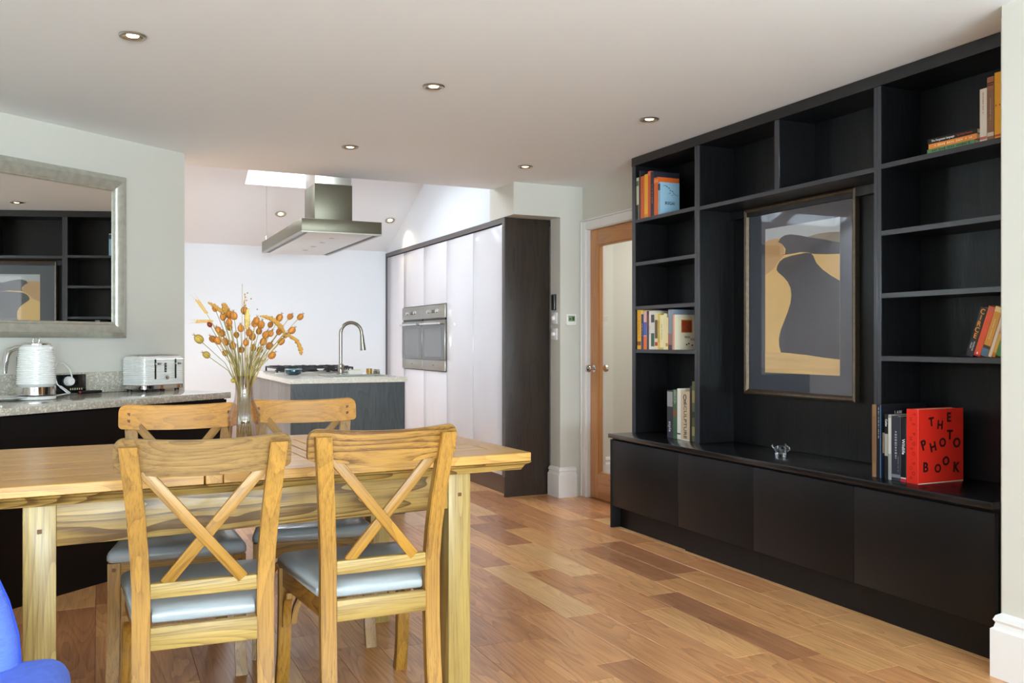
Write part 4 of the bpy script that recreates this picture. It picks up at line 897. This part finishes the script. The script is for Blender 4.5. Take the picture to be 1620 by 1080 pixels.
def stem_thing(name, label, cat, tip, m, grp, rad=0.0013):
    pts, base = stempath(tip); t = thing(name, label, cat, base, 0, grp)
    MB().tube(local(t, pts), rad, 5).obj('stem', m, t); d = (pts[-1] - pts[-2]).normalized(); return t, d
pods = [(237, 190), (283, 243), (325, 230), (350, 238), (322, 275), (325, 305), (255, 318), (226, 375), (300, 460), (302, 395), (390, 312), (412, 205), (482, 265), (508, 292), (472, 283), (497, 328), (565, 287), (617, 248), (683, 237), (742, 238), (690, 322), (617, 330), (655, 350), (626, 390), (568, 474), (556, 418), (462, 430), (460, 365), (535, 350), (565, 340), (420, 398), (280, 340), (440, 340), (365, 350), (345, 420), (255, 385), (520, 395), (395, 440), (500, 440)]
def pod(t, tip, d, r, m, ribs=True):
    M = d.to_track_quat('Z', 'Y').to_matrix().to_4x4(); c = tip - t.location + d * r * 0.8
    p = MB().sphere(c, r, 10, 8, (1, 1, 1.22), M).obj('seed_pod', m, t)
    if ribs:
        mb = MB()
        for k in range(5):
            a = 2 * PI * k / 5; mb.tube([c + M.to_3x3() @ Vector((math.cos(a) * r * 1.03 * math.cos(b), math.sin(a) * r * 1.03 * math.cos(b), r * 1.25 * math.sin(b))) for b in (-1.2, -0.6, 0, 0.6, 1.2)], 0.0009, 4)
        for k in range(5):
            a = 2 * PI * k / 5; mb.tube([c + M.to_3x3() @ Vector((0, 0, r * 1.15)), c + M.to_3x3() @ Vector((math.cos(a) * 0.005, math.sin(a) * 0.005, r * 1.9))], [0.0008, 0.0003], 4)
        mb.obj('pod_ribs', rib_m, p)
pgl = 'round orange-brown dried seed pod on a thin stem in the glass vase'
for i, (px, py) in enumerate(pods):
    tip = atY(px / 3.858 + 280, py / 3.858 + 440 + 2, VY + br.uniform(-0.1, 0.09))
    t, d = stem_thing('dried_stem', pgl, 'dried flower', tip, stem_m if br.random() < 0.5 else stem_g, 'dried seed pod stems in the vase')
    pod(t, tip, d, br.uniform(0.0095, 0.0125), pod_m)
for (px, py, m, lb, r) in ((148, 385, pod_g, 'large olive seed pod reaching out to the left of the bouquet', 0.0145), (192, 477, pod_g, 'olive seed pod lowest on the left of the bouquet', 0.0115), (205, 293, pod_r, 'single dark red bud on the left of the bouquet', 0.0085), (350, 628, pod_g, 'small olive pod hanging at the rim of the vase', 0.008)):
    tip = atY(px / 3.858 + 280, py / 3.858 + 440, VY - 0.03)
    t, d = stem_thing('dried_stem', lb, 'dried flower', tip, stem_g, 'single pods in the vase'); pod(t, tip, d, r, m, ribs=r > 0.01)
def pix(p, Y=VY): return atY(p[0] / 3.858 + 280, p[1] / 3.858 + 440, Y)
def fluff(name, label, path, rads, m, Y, bumps=46):
    P = [pix(p, Y) for p in path]; t, d = stem_thing(name, label, 'dried grass', P[0], stem_m, 'grass heads in the vase')
    L = local(t, P); hd_ = MB().tube(L, rads, 8); fr_ = MB()
    for k in range(bumps):
        u = br.random() * (len(L) - 1.001); i = int(u); f = u - i; c = L[i].lerp(L[i + 1], f); rr = rads[i] * (1 - f) + rads[i + 1] * f
        v = Vector((br.gauss(0, 1), br.gauss(0, 1), br.gauss(0, 1))).normalized() * rr
        hd_.sphere(c + v, rr * 0.38 + 0.0012, 5, 4)
    hd_.obj('seed_head', m, t)
fluff('millet_stem', 'drooping millet head bending down on the far right of the bouquet', [(650, 345), (690, 352), (725, 375), (748, 410), (756, 440), (757, 465)], [0.003, 0.0055, 0.0065, 0.007, 0.0065, 0.004], plume, VY - 0.02)
fluff('millet_stem', 'arching millet head above the right side of the bouquet', [(655, 335), (640, 305), (610, 272), (575, 248), (540, 235), (508, 230)], [0.004, 0.0075, 0.0085, 0.0075, 0.0055, 0.002], plume, VY - 0.04)
fluff('millet_stem', 'slanting millet head at the upper left of the bouquet', [(275, 208), (250, 185), (225, 168), (188, 146)], [0.005, 0.007, 0.006, 0.002], plume, VY)
fluff('grass_plume', 'bushy brown grass plume at the top left of the bouquet', [(310, 235), (300, 205), (290, 180), (285, 158)], [0.008, 0.011, 0.01, 0.005], plume, VY + 0.02, 60)
fluff('grass_plume', 'tall cream grass plume in the middle of the bouquet', [(430, 320), (428, 280), (428, 240), (432, 190)], [0.004, 0.009, 0.0085, 0.004], cream, VY - 0.02, 60)
for lb, path in (('wheat ear with long awns at the top left of the bouquet', [(178, 210), (160, 185), (142, 160), (122, 132)]), ('wheat ear lying out horizontally to the left of the bouquet', [(212, 266), (185, 262), (150, 262), (115, 266)])):
    P = [pix(p, VY - 0.01) for p in path]; t, d = stem_thing('wheat_stem', lb, 'dried grass', P[0], stem_m, 'wheat ears in the vase'); L = local(t, P)
    mb = MB(); aw = MB(); dr_ = (L[-1] - L[0]).normalized(); sd = dr_.cross(Vector((0, 1, 0))).normalized()
    for k in range(14):
        u = k / 13 * 2.9; i = int(u); c = L[i].lerp(L[i + 1], u - i); s = 1 if k % 2 else -1
        mb.sphere(c + sd * s * 0.003, 0.0032, 6, 4, (0.8, 0.8, 1.9), dr_.to_track_quat('Z', 'Y').to_matrix().to_4x4())
        aw.tube([c, c + dr_ * 0.03 + sd * s * 0.008], [0.0004, 0.0002], 3)
    e = mb.obj('grain_head', straw, t); aw.obj('awns', straw, e)
for lb, tip, buds in (('thin bare twig rising highest above the bouquet', (398, 33), [(430, 90), (452, 125), (490, 190)]), ('slender sprig of tiny buds at the top of the bouquet', (414, 95), [(414, 98), (418, 115), (424, 135), (410, 150), (418, 165), (412, 140)])):
    tp_ = pix(tip, VY); t, d = stem_thing('twig', lb, 'dried grass', tp_, stem_m, 'twigs in the vase', 0.0009)
    mb = MB()
    for b_ in buds: mb.sphere(pix(b_, VY) - t.location, 0.003, 6, 5)
    mb.obj('buds', pod_m, t)
for k in range(44):
    a = br.uniform(-1, 1); tip = pix((420 + a * 130 + br.uniform(-20, 20), 470 + br.uniform(-90, 60)), VY + br.uniform(-0.06, 0.06))
    t, d = stem_thing('dry_grass_blade', 'thin dry green stalk among the stems in the glass vase', 'dried grass', tip, stem_g, 'bare stalks in the vase', 0.0012)

# ------------------------------------------------------------------ crystal figurine
fg = thing('crystal_figurine', 'small clear crystal animal figurine on the black ledge', 'figurine', (3.06, 3.41, DZ + 0.0005), math.radians(-35))
fg.scale = (1.25, 1.25, 1.25)
cry = mat('crystal', (245, 250, 255), 0.0, trans=1.0, ior=1.5)
mb = MB(); mb.sphere((0, 0, 0.03), 0.024, 8, 6, (1, 0.72, 0.78))
for a in (-1, 1):
    for b in (-1, 1): mb.lathe([(0.006, 0), (0.0075, 0.02)], 6, c=(a * 0.014, b * 0.009, 0.001))
mb.obj('body', cry, fg, ang=15)
mb = MB(); mb.sphere((0.024, 0, 0.034), 0.014, 8, 6, (0.9, 0.95, 0.95)); mb.lathe([(0.006, 0), (0.004, 0.006)], 8, M=Matrix.Translation((0.034, 0, 0.032)) @ Matrix.Rotation(PI / 2, 4, 'Y'))
hd2 = mb.obj('head', cry, fg, ang=15)
for s in (-1, 1): MB().tube([(0.022, s * 0.008, 0.044), (0.02, s * 0.012, 0.056)], [0.005, 0.0015], 5).obj('ear', cry, hd2, ang=15)
MB().tube([(-0.023, 0, 0.034), (-0.032, 0, 0.044), (-0.03, 0, 0.05)], [0.003, 0.0025, 0.001], 5).obj('tail', cry, fg, ang=15)

# ------------------------------------------------------------------ books
LEGIBLE = ('style', 'SCULPTURE', 'Callas', 'Wildlife')
def marks(par, col, zc_, ln, t, wd, axis='Z', yc=None):
    mb = MB(); r_ = random.Random(int(ln * 1e5) + col[0]); a = -ln / 2
    while a < ln / 2:
        w_ = r_.uniform(0.35, 0.8) * wd; hh = wd * r_.choice((0.5, 0.5, 0.75)) / 2
        if axis == 'Z': mb.box(-0.0009, -0.0004, -t / 2 - hh, -t / 2 + hh, zc_ + a, zc_ + a + w_ * 0.7)
        else: mb.box(-0.0009, -0.0004, yc + a, yc + a + w_ * 0.7, zc_ - hh, zc_ + hh)
        a += w_ + wd * (0.9 if r_.random() < 0.2 else 0.15)
    return mb.obj('spine_lettering', mat('ink_%d_%d_%d' % col, col, 0.5), par, smooth=False)
page_m = mat('book_pages', (226, 216, 190), 0.8)
def book(label, Y1, t, h, d, xs, zs, col, grp, bands=(), title=None, tcol=(240, 235, 220), tsize=None, lean=0, rough=0.35, tz=0.5, cover_r=None, pages=(226, 216, 190)):
    """spine faces -x at x = xs; Y1 = its far (left) edge; thickness t runs to -y; depth d to +x"""
    t_ = thing('book', label, 'book', (xs, Y1, zs + 0.0004), 0, grp)
    if lean: t_.rotation_euler = (lean, 0, 0)
    m = mat('book_cover_%d_%d_%d' % col, col, rough)
    c = 0.0022
    mb = MB(); mb.box(0, 0.0025, -t, 0, 0, h, r=0.0008, seg=1); mb.box(0.0025, d, -c, 0, 0, h); mb.box(0.0025, d, -t, -t + c, 0, h)
    cv = mb.obj('cover', m, t_, smooth=False)
    box_obj('pages', page_m, t_, 0.0025, d - 0.004, -t + c, -c, 0.003, h - 0.003)
    for z0, z1, bc_ in bands: box_obj('spine_band', mat('band_%d_%d_%d' % bc_, bc_, 0.4), cv, -0.0005, 0.0002, -t + 0.0008, -0.0008, z0 * h, z1 * h)
    if title and title not in LEGIBLE:   # lettering too small to read in the photo: a row of tiny ink marks instead of words
        marks(cv, tcol, h * tz, min(h * 0.42, 0.011 * len(title)), t, (tsize or t * 0.5) * 0.5)
    elif title:
        text('spine_title', title, tsize or t * 0.55, mat('ink_%d_%d_%d' % tcol, tcol, 0.5), cv, Vector((-0.0009, -t / 2, h * tz)), (0, 0, -1), (0, -1, 0))
    return t_, cv
G1 = 'books on the top left shelf'; xs = 3.068; f = xs / 3.09
zt = 1.926
book('thin cream book with a dark picture on its spine, far left of the top shelf', 4.7175, 0.028, 0.262, 0.17, xs, zt, (206, 200, 170), G1, [(0.0, 0.35, (60, 54, 44)), (0.8, 0.92, (90, 110, 80))])
book('tall thin charcoal book behind the orange one, top left shelf', 4.688, 0.016, 0.30, 0.2, xs, zt, (48, 48, 54), G1)
book('brick orange book with red lettering on the top left shelf', 4.67, 0.042, 0.262, 0.17, xs, zt, (212, 98, 46), G1, title='TRAVELS', tcol=(120, 30, 20), tz=0.75)
book('bright yellow book on the top left shelf', 4.627, 0.038, 0.268, 0.17, xs, zt, (236, 178, 48), G1, [(0.0, 0.08, (210, 150, 40))])
book('tall red-orange book on the top left shelf', 4.588, 0.028, 0.28, 0.18, xs, zt, (208, 84, 52), G1, [(0.9, 1.0, (220, 110, 80))])
book('tall navy hardback with a wide dark cover on the top left shelf', 4.559, 0.036, 0.272, 0.19, xs, zt, (44, 44, 56), G1, title='EUROPE SINCE', tcol=(190, 170, 140), tz=0.5, tsize=0.014)
book('orange hardback beside the pale blue book, top left shelf', 4.522, 0.043, 0.23, 0.155, xs, zt, (222, 104, 40), G1, [(0.86, 0.95, (240, 150, 80))])
t, cv = book('pale blue book with flying birds on its cover, right end of top left shelf', 4.478, 0.022, 0.196, 0.14, xs, zt, (150, 186, 206), G1, [(0.75, 0.95, (60, 70, 80))])
ink = mat('dark_ink', (40, 44, 52), 0.5)
text('cover_title', 'IKIGAI', 0.026, ink, cv, Vector((0.07, -0.0226, 0.07)), (1, 0, 0), (0, 0, 1), font_bold=True)
mb = MB()
for bx, bz, sc_b, an in ((0.055, 0.165, 1.3, -0.5), (0.08, 0.145, 1.2, -0.3), (0.1, 0.13, 1.0, -0.6), (0.068, 0.13, 0.8, 0.3), (0.12, 0.12, 0.8, -0.4), (0.035, 0.175, 0.9, 0.2), (0.09, 0.12, 0.7, 0.5)):
    for s in (-1, 1):
        p = [Vector((0, 0)), Vector((s * 0.006, 0.004)), Vector((s * 0.013, 0.001)), Vector((s * 0.006, -0.001))]
        R2 = Matrix.Rotation(an, 2); vs2 = [mb.b.verts.new((bx + (R2 @ q2).x * sc_b, -0.0224, bz + (R2 @ q2).y * sc_b)) for q2 in p]; mb.b.faces.new(vs2)
mb.obj('bird_print', ink, cv, smooth=False)

G2 = 'books on the fourth left shelf'; xs = 3.07; z4 = 1.111; f = xs / 3.085
yy = lambda v: v * f
row = [('golden yellow book at the left end of the fourth shelf', 4.712, 0.044, 0.247, (224, 168, 44), [(0.1, 0.2, (120, 70, 20))], 'A GARDEN OF', (70, 50, 20)),
       ('navy book with a yellow edge on the fourth left shelf', 4.666, 0.026, 0.243, (50, 58, 92), [(0.9, 1, (230, 200, 90))], 'THE SEA', (230, 215, 140)),
       ('blue and orange striped book with pink top on the fourth left shelf', 4.639, 0.034, 0.241, (214, 176, 170), [(0.0, 0.34, (230, 110, 44)), (0.36, 0.7, (74, 100, 184))], None, None),
       ('dark maroon thin book on the fourth left shelf', 4.604, 0.022, 0.236, (66, 48, 66), [(0.6, 0.9, (120, 50, 50))], None, None),
       ('plain white thin book on the fourth left shelf', 4.58, 0.022, 0.236, (226, 222, 210), [], 'POEMS', (90, 90, 90)),
       ('white book with green lower spine on the fourth left shelf', 4.557, 0.036, 0.236, (216, 216, 206), [(0.08, 0.42, (62, 100, 84)), (0.7, 0.9, (70, 70, 80))], None, None),
       ('cream book with dark figures on its spine, fourth left shelf', 4.516, 0.03, 0.224, (226, 208, 160), [(0.3, 0.8, (112, 86, 52)), (0.1, 0.2, (180, 60, 40))], None, None),
       ('narrow yellow book in the middle of the fourth left shelf', 4.484, 0.017, 0.219, (216, 190, 92), [(0.2, 0.8, (190, 160, 70))], None, None),
       ('pale yellow wide book on the fourth left shelf', 4.463, 0.04, 0.208, (232, 222, 168), [(0.0, 0.06, (200, 180, 110))], 'THE LONG WAY', (120, 104, 60)),
       ('ivory thin book standing tall beyond the pale yellow one', 4.421, 0.017, 0.216, (226, 218, 178), [], None, None),
       ('shorter cream book left of the blue-grey hardback', 4.4025, 0.023, 0.192, (234, 214, 148), [(0.1, 0.2, (200, 140, 60))], None, None)]
for lb, y1, t0, h0, col, bands, ti, tc_ in row: book(lb, y1, t0, h0, 0.15, xs, z4, col, G2, bands, ti, tc_ or (0, 0, 0), tsize=min(0.016, t0 * 0.5))
book('tall blue-grey hardback near the right end of the fourth left shelf', 4.377, 0.04, 0.238, 0.2, xs, z4, (134, 144, 156), G2, [(0.0, 0.12, (80, 60, 66)), (0.12, 0.4, (150, 110, 110))])
t, cv = book('cream book with a framed red and gold picture on its cover', 4.33, 0.02, 0.207, 0.155, xs, z4, (226, 214, 186), G2, [(0, 1, (222, 160, 136))])
box_obj('cover_picture', mat('cover_gold', (196, 140, 50), 0.5), cv, 0.045, 0.125, -0.0206, -0.0201, 0.1, 0.178); box_obj('cover_panel', mat('cover_red', (150, 62, 34), 0.5, var=0.5, vscale=60), cv, 0.05, 0.12, -0.021, -0.0205, 0.105, 0.173)
mb = MB()
for k in range(9):
    x0 = 0.07 + k * 0.008; mb.tube([(x0, -0.0206, 0.07 - (k > 4) * 0.014), (x0 + 0.003, -0.0206, 0.082 - (k > 4) * 0.014), (x0 + 0.006, -0.0206, 0.068 - (k > 4) * 0.014)], 0.0008, 4)
for bx, bz in ((0.085, 0.03), (0.1, 0.036), (0.125, 0.026)): mb.sphere((bx, -0.0203, bz), 0.006, 8, 5, (1, 0.05, 0.8))
mb.obj('cover_script', ink, cv)

G3 = 'books on the ledge at the left'; xs = 3.08
book('dark grey book with pale handwriting, left end of the group on the ledge', 4.401, 0.056, 0.283, 0.19, xs, DZ, (58, 58, 66), G3, [(0.66, 0.97, (150, 148, 150))], 'style', (220, 210, 225), 0.034, tz=0.24)
book('mottled green book second from left on the ledge', 4.342, 0.04, 0.29, 0.2, xs, DZ, (66, 98, 74), G3, [(0.45, 0.6, (120, 84, 50)), (0.75, 0.97, (98, 122, 92))], 'GARDENS', (210, 215, 190), 0.018, tz=0.85)
book('white book left of the beige sculpture book on the ledge', 4.30, 0.034, 0.298, 0.21, xs, DZ, (222, 220, 210), G3, [(0.1, 0.125, (40, 40, 40))])
t, cv = book('thick beige sculpture book with black lettering on the ledge', 4.264, 0.083, 0.286, 0.22, xs, DZ, (198, 176, 148), G3, [(0.0, 0.02, (226, 220, 206))], 'SCULPTURE', (50, 40, 36), 0.04, tz=0.4)
MB().tube([(-0.001, -0.04 + 0.012 * math.cos(a), 0.25 + 0.016 * math.sin(a)) for a in [2 * PI * k / 14 for k in range(15)]], 0.0022, 5).tube([(-0.001, -0.04 + 0.008 * math.cos(a), 0.225 + 0.009 * math.sin(a)) for a in [2 * PI * k / 10 for k in range(11)]], 0.002, 5).obj('spine_mark', ink, cv)
book('dark brown book right of the sculpture book on the ledge', 4.178, 0.018, 0.315, 0.21, xs, DZ, (52, 40, 34), G3)
book('tallest book on the ledge, mottled green and yellow, against the upright', 4.157, 0.028, 0.345, 0.22, xs, DZ, (92, 100, 66), G3, [(0.1, 0.25, (160, 150, 90)), (0.4, 0.5, (50, 60, 44)), (0.65, 0.85, (150, 140, 84))])

G4 = 'books lying on the top right shelf'; zt = 1.9265; zc = zt
for h0, col, lb, ti, tcs, y1, y0 in ((0.016, (92, 132, 88), 'green paperback at the bottom of the flat stack, top right shelf', 'THE GREEN ROAD', (40, 60, 50), 2.562, 2.345),
                                 (0.02, (222, 136, 58), 'orange paperback in the middle of the flat stack, top right shelf', 'MORNING  JOURNEY', (240, 220, 180), 2.555, 2.335),
                                 (0.02, (24, 22, 24), 'black paperback on top of the flat stack, top right shelf', None, None, 2.56, 2.335)):
    t = thing('book', lb, 'book', (3.072, y1, zc + 0.0004), 0, G4); ln = y1 - y0; m = mat('flat_cover_%d_%d_%d' % col, col, 0.35)
    mb = MB(); mb.box(0, 0.002, -ln, 0, 0, h0); mb.box(0.002, 0.14, -ln, 0, 0, 0.0016); mb.box(0.002, 0.14, -ln, 0, h0 - 0.0016, h0); cv = mb.obj('cover', m, t, smooth=False)
    box_obj('pages', page_m, t, 0.002, 0.136, -ln + 0.003, -0.003, 0.0016, h0 - 0.0016)
    if ti: marks(cv, tcs, h0 / 2, ln * 0.8, 0, 0.011, 'Y', -ln / 2)
    else:
        text('spine_title', 'The Forgotten language', 0.0125, mat('ink_white', (240, 240, 236), 0.5), cv, Vector((-0.0006, -0.072, h0 / 2)), (0, -1, 0), (0, 0, 1), sx=0.9)
        text('spine_author', 'by Erich Fromm', 0.0115, mat('ink_red', (190, 70, 50), 0.5), cv, Vector((-0.0006, -0.172, h0 / 2)), (0, -1, 0), (0, 0, 1), sx=0.9)
    zc += h0 + 0.0008
G5 = 'books standing on the top right shelf'
book('white paperback leaning on the brown book, top right shelf', 2.326, 0.03, 0.203, 0.13, 3.075, zt, (214, 204, 192), G5, [(0.04, 0.09, (190, 90, 70))], 'STEPPES AND', (170, 90, 74), 0.013, tz=0.74)
t, cv = book('brown hardback between white and yellow books, top right shelf', 2.295, 0.029, 0.24, 0.15, 3.075, zt, (128, 92, 66), G5, [(0.86, 0.875, (200, 180, 150)), (0.895, 0.91, (200, 180, 150)), (0.8, 1.0, (150, 96, 66)), (0.06, 0.12, (206, 190, 170))], 'A HISTORY OF PLACES', (196, 170, 140), 0.011, tz=0.45)
t, cv = book('yellow hardback with a line of red dots, right end of top right shelf', 2.264, 0.06, 0.25, 0.16, 3.075, zt, (222, 158, 36), G5, [(0.03, 0.06, (180, 70, 30))], 'The Complete Works', (160, 104, 20), 0.014, tz=0.75)
mb = MB()
for k in range(4): mb.sphere((-0.0006, -0.007 - k * 0.015, 0.125), 0.0035, 8, 5, (0.1, 1, 1))
mb.obj('spine_dots', mat('red_dots', (186, 60, 30), 0.5), cv)

G6 = 'books leaning on the lowest right shelf'; z5 = 1.0985; lean = math.radians(19.2)
def leaner(y0, t0, h0, col, lb, bands=(), **k):
    # pivots on its far bottom edge, top tipping to -y; lifted so its lower corner rests on the shelf
    t, cv = book(lb, y0, t0, h0, 0.135, 3.075, z5, col, G6, bands, lean=lean, **k)
    t.location.z = z5 + t0 * math.sin(lean) + 0.0006; return t, cv
ca = 1 / math.cos(lean)
t, cv = leaner(2.386, 0.031, 0.198, (26, 24, 26), 'black paperback with large orange lettering leaning on the right shelf', [(0.0, 0.3, (40, 40, 48))])
gold = mat('ink_gold', (226, 150, 56), 0.45)
for i, ch in enumerate('CIRCE'): text('spine_title', ch, 0.0285, gold, cv, Vector((-0.0012, -0.0155, 0.18 - i * 0.0245)), (0, -1, 0), (0, 0, 1), font_bold=True)
text('spine_author', 'MADELINE', 0.008, mat('ink_white', (240, 240, 236), 0.5), cv, Vector((-0.0012, -0.02, 0.042)), (0, 0, -1), (0, -1, 0)); text('spine_author', 'MILLER', 0.008, mat('ink_white', (240, 240, 236), 0.5), cv, Vector((-0.0012, -0.010, 0.042)), (0, 0, -1), (0, -1, 0))
t, cv = leaner(2.353, 0.027, 0.2, (216, 88, 52), 'orange-red paperback second in the leaning row', [(0.0, 0.035, (150, 40, 40)), (0.035, 0.09, (222, 70, 50)), (0.88, 1.0, (200, 96, 74))])
MB().sphere((-0.0008, -0.0135, 0.013), 0.005, 8, 6, (0.1, 0.7, 1.1)).obj('spine_mark', mat('ink_white', (240, 240, 236), 0.5), cv)
leaner(2.323, 0.03, 0.197, (206, 150, 66), 'tan paperback with blue foot, third in the leaning row', [(0.0, 0.16, (84, 120, 144)), (0.16, 0.22, (60, 50, 40)), (0.9, 1.0, (226, 200, 140))], title='STORIES', tcol=(236, 214, 170), tsize=0.014, tz=0.55)
leaner(2.291, 0.013, 0.19, (222, 208, 190), 'thin cream paperback, fourth in the leaning row')
leaner(2.276, 0.014, 0.185, (200, 120, 50), 'thin ochre paperback, fifth in the leaning row', [(0.1, 0.5, (214, 170, 80))])
leaner(2.26, 0.03, 0.17, (66, 132, 70), 'green paperback, last in the leaning row against the wall', [(0.35, 0.4, (170, 190, 80)), (0.6, 0.65, (170, 190, 80))])

G7 = 'books on the ledge at the right'; xs = 2.975
book('tall kraft brown thin book, left end of the right group on the ledge', 2.757, 0.021, 0.306, 0.24, xs, DZ, (134, 100, 68), G7, [(0.2, 0.85, (122, 90, 62))])
t, cv = book('tall black art book with blue spine edge on the ledge', 2.734, 0.024, 0.308, 0.27, xs, DZ, (22, 24, 30), G7, title='Through the years', tcol=(220, 220, 220), tsize=0.009, tz=0.75)
box_obj('blue_edge', mat('steel_blue', (72, 110, 150), 0.4), cv, -0.0006, 0.001, -0.0238, -0.0205, 0.001, 0.307)
text('cover_title', 'LABI', 0.022, mat('ink_white', (240, 240, 236), 0.5), cv, Vector((0.1, -0.0246, 0.272)), (1, 0, 0), (0, 0, 1)); box_obj('cover_picture', mat('cover_cream', (214, 190, 160), 0.5), cv, 0.01, 0.06, -0.0247, -0.0241, 0.105, 0.19); box_obj('cover_panel', mat('cover_navy', (36, 46, 72), 0.5), cv, 0.01, 0.2, -0.0247, -0.0241, 0.01, 0.1)
book('black book with white lettering, third in the right ledge group', 2.691, 0.018, 0.27, 0.23, xs, DZ, (24, 24, 26), G7, [(0.36, 0.7, (150, 148, 140))], 'Callas', (235, 235, 235), 0.013, tz=0.87)
book('thin silver-grey book in the right ledge group', 2.672, 0.015, 0.27, 0.23, xs, DZ, (150, 150, 146), G7, [(0.4, 0.95, (196, 194, 186))])
t, cv = book('thick charcoal book with outlined capitals, right ledge group', 2.656, 0.046, 0.266, 0.23, xs, DZ, (48, 51, 60), G7, [(0.05, 0.1, (120, 122, 128))], 'BRITANNICA', (150, 152, 160), 0.026, tz=0.55)
marks(cv, (130, 132, 140), 0.07, 0.06, 0.07, 0.006)
book('black book with red foot beside the red photo book', 2.609, 0.027, 0.262, 0.22, xs, DZ, (20, 20, 22), G7, [(0.0, 0.055, (180, 40, 50)), (0.055, 0.07, (230, 220, 220))], 'Wildlife', (240, 240, 240), 0.02, tz=0.55)
t, cv = book('thick bright red photo book with scattered black capitals on the ledge', 2.58, 0.056, 0.3, 0.262, xs, DZ, (214, 42, 28), G7)
lk = mat('ink_black_red', (44, 16, 14), 0.5)
def cq(x, y): return ((x - 575) / 470 * 0.262, (905 - 20 * (x - 575) / 470 - y + 15) / 745 * 0.3)
for ch, x, y, s, a in (('T', 710, 300, 0.043, 0.1), ('H', 800, 332, 0.043, -0.1), ('E', 892, 255, 0.046, 0.0), ('P', 632, 532, 0.05, 0.35), ('H', 728, 552, 0.046, 0.25), ('O', 826, 510, 0.044, 0.1), ('T', 902, 434, 0.048, -0.05), ('O', 976, 516, 0.048, 0.2), ('B', 650, 755, 0.048, -0.03), ('O', 777, 770, 0.042, 0.1), ('O', 862, 698, 0.044, 0.2), ('K', 968, 765, 0.05, -0.1)):
    u, v = cq(x, y); ex = Vector((math.cos(a), 0, math.sin(a))); ey = Vector((-math.sin(a), 0, math.cos(a)))
    text('cover_letter', ch, s * 1.12, lk, cv, Vector((u, -0.0564, v)), ex, ey, font_bold=2)
for i, ch in enumerate('THE PHOTO BOOK'):
    if ch != ' ': text('spine_letter', ch, 0.02, mat('ink_deep_red', (130, 24, 18), 0.5), cv, Vector((-0.0009, -0.028 + (0.007 if i % 2 else -0.007), 0.28 - i * 0.0198)), (0, 0, -1), (0, -1, 0))
box_obj('page_line', page_m, cv, 0.0, 0.262, -0.0566, -0.056, 0.0, 0.003)
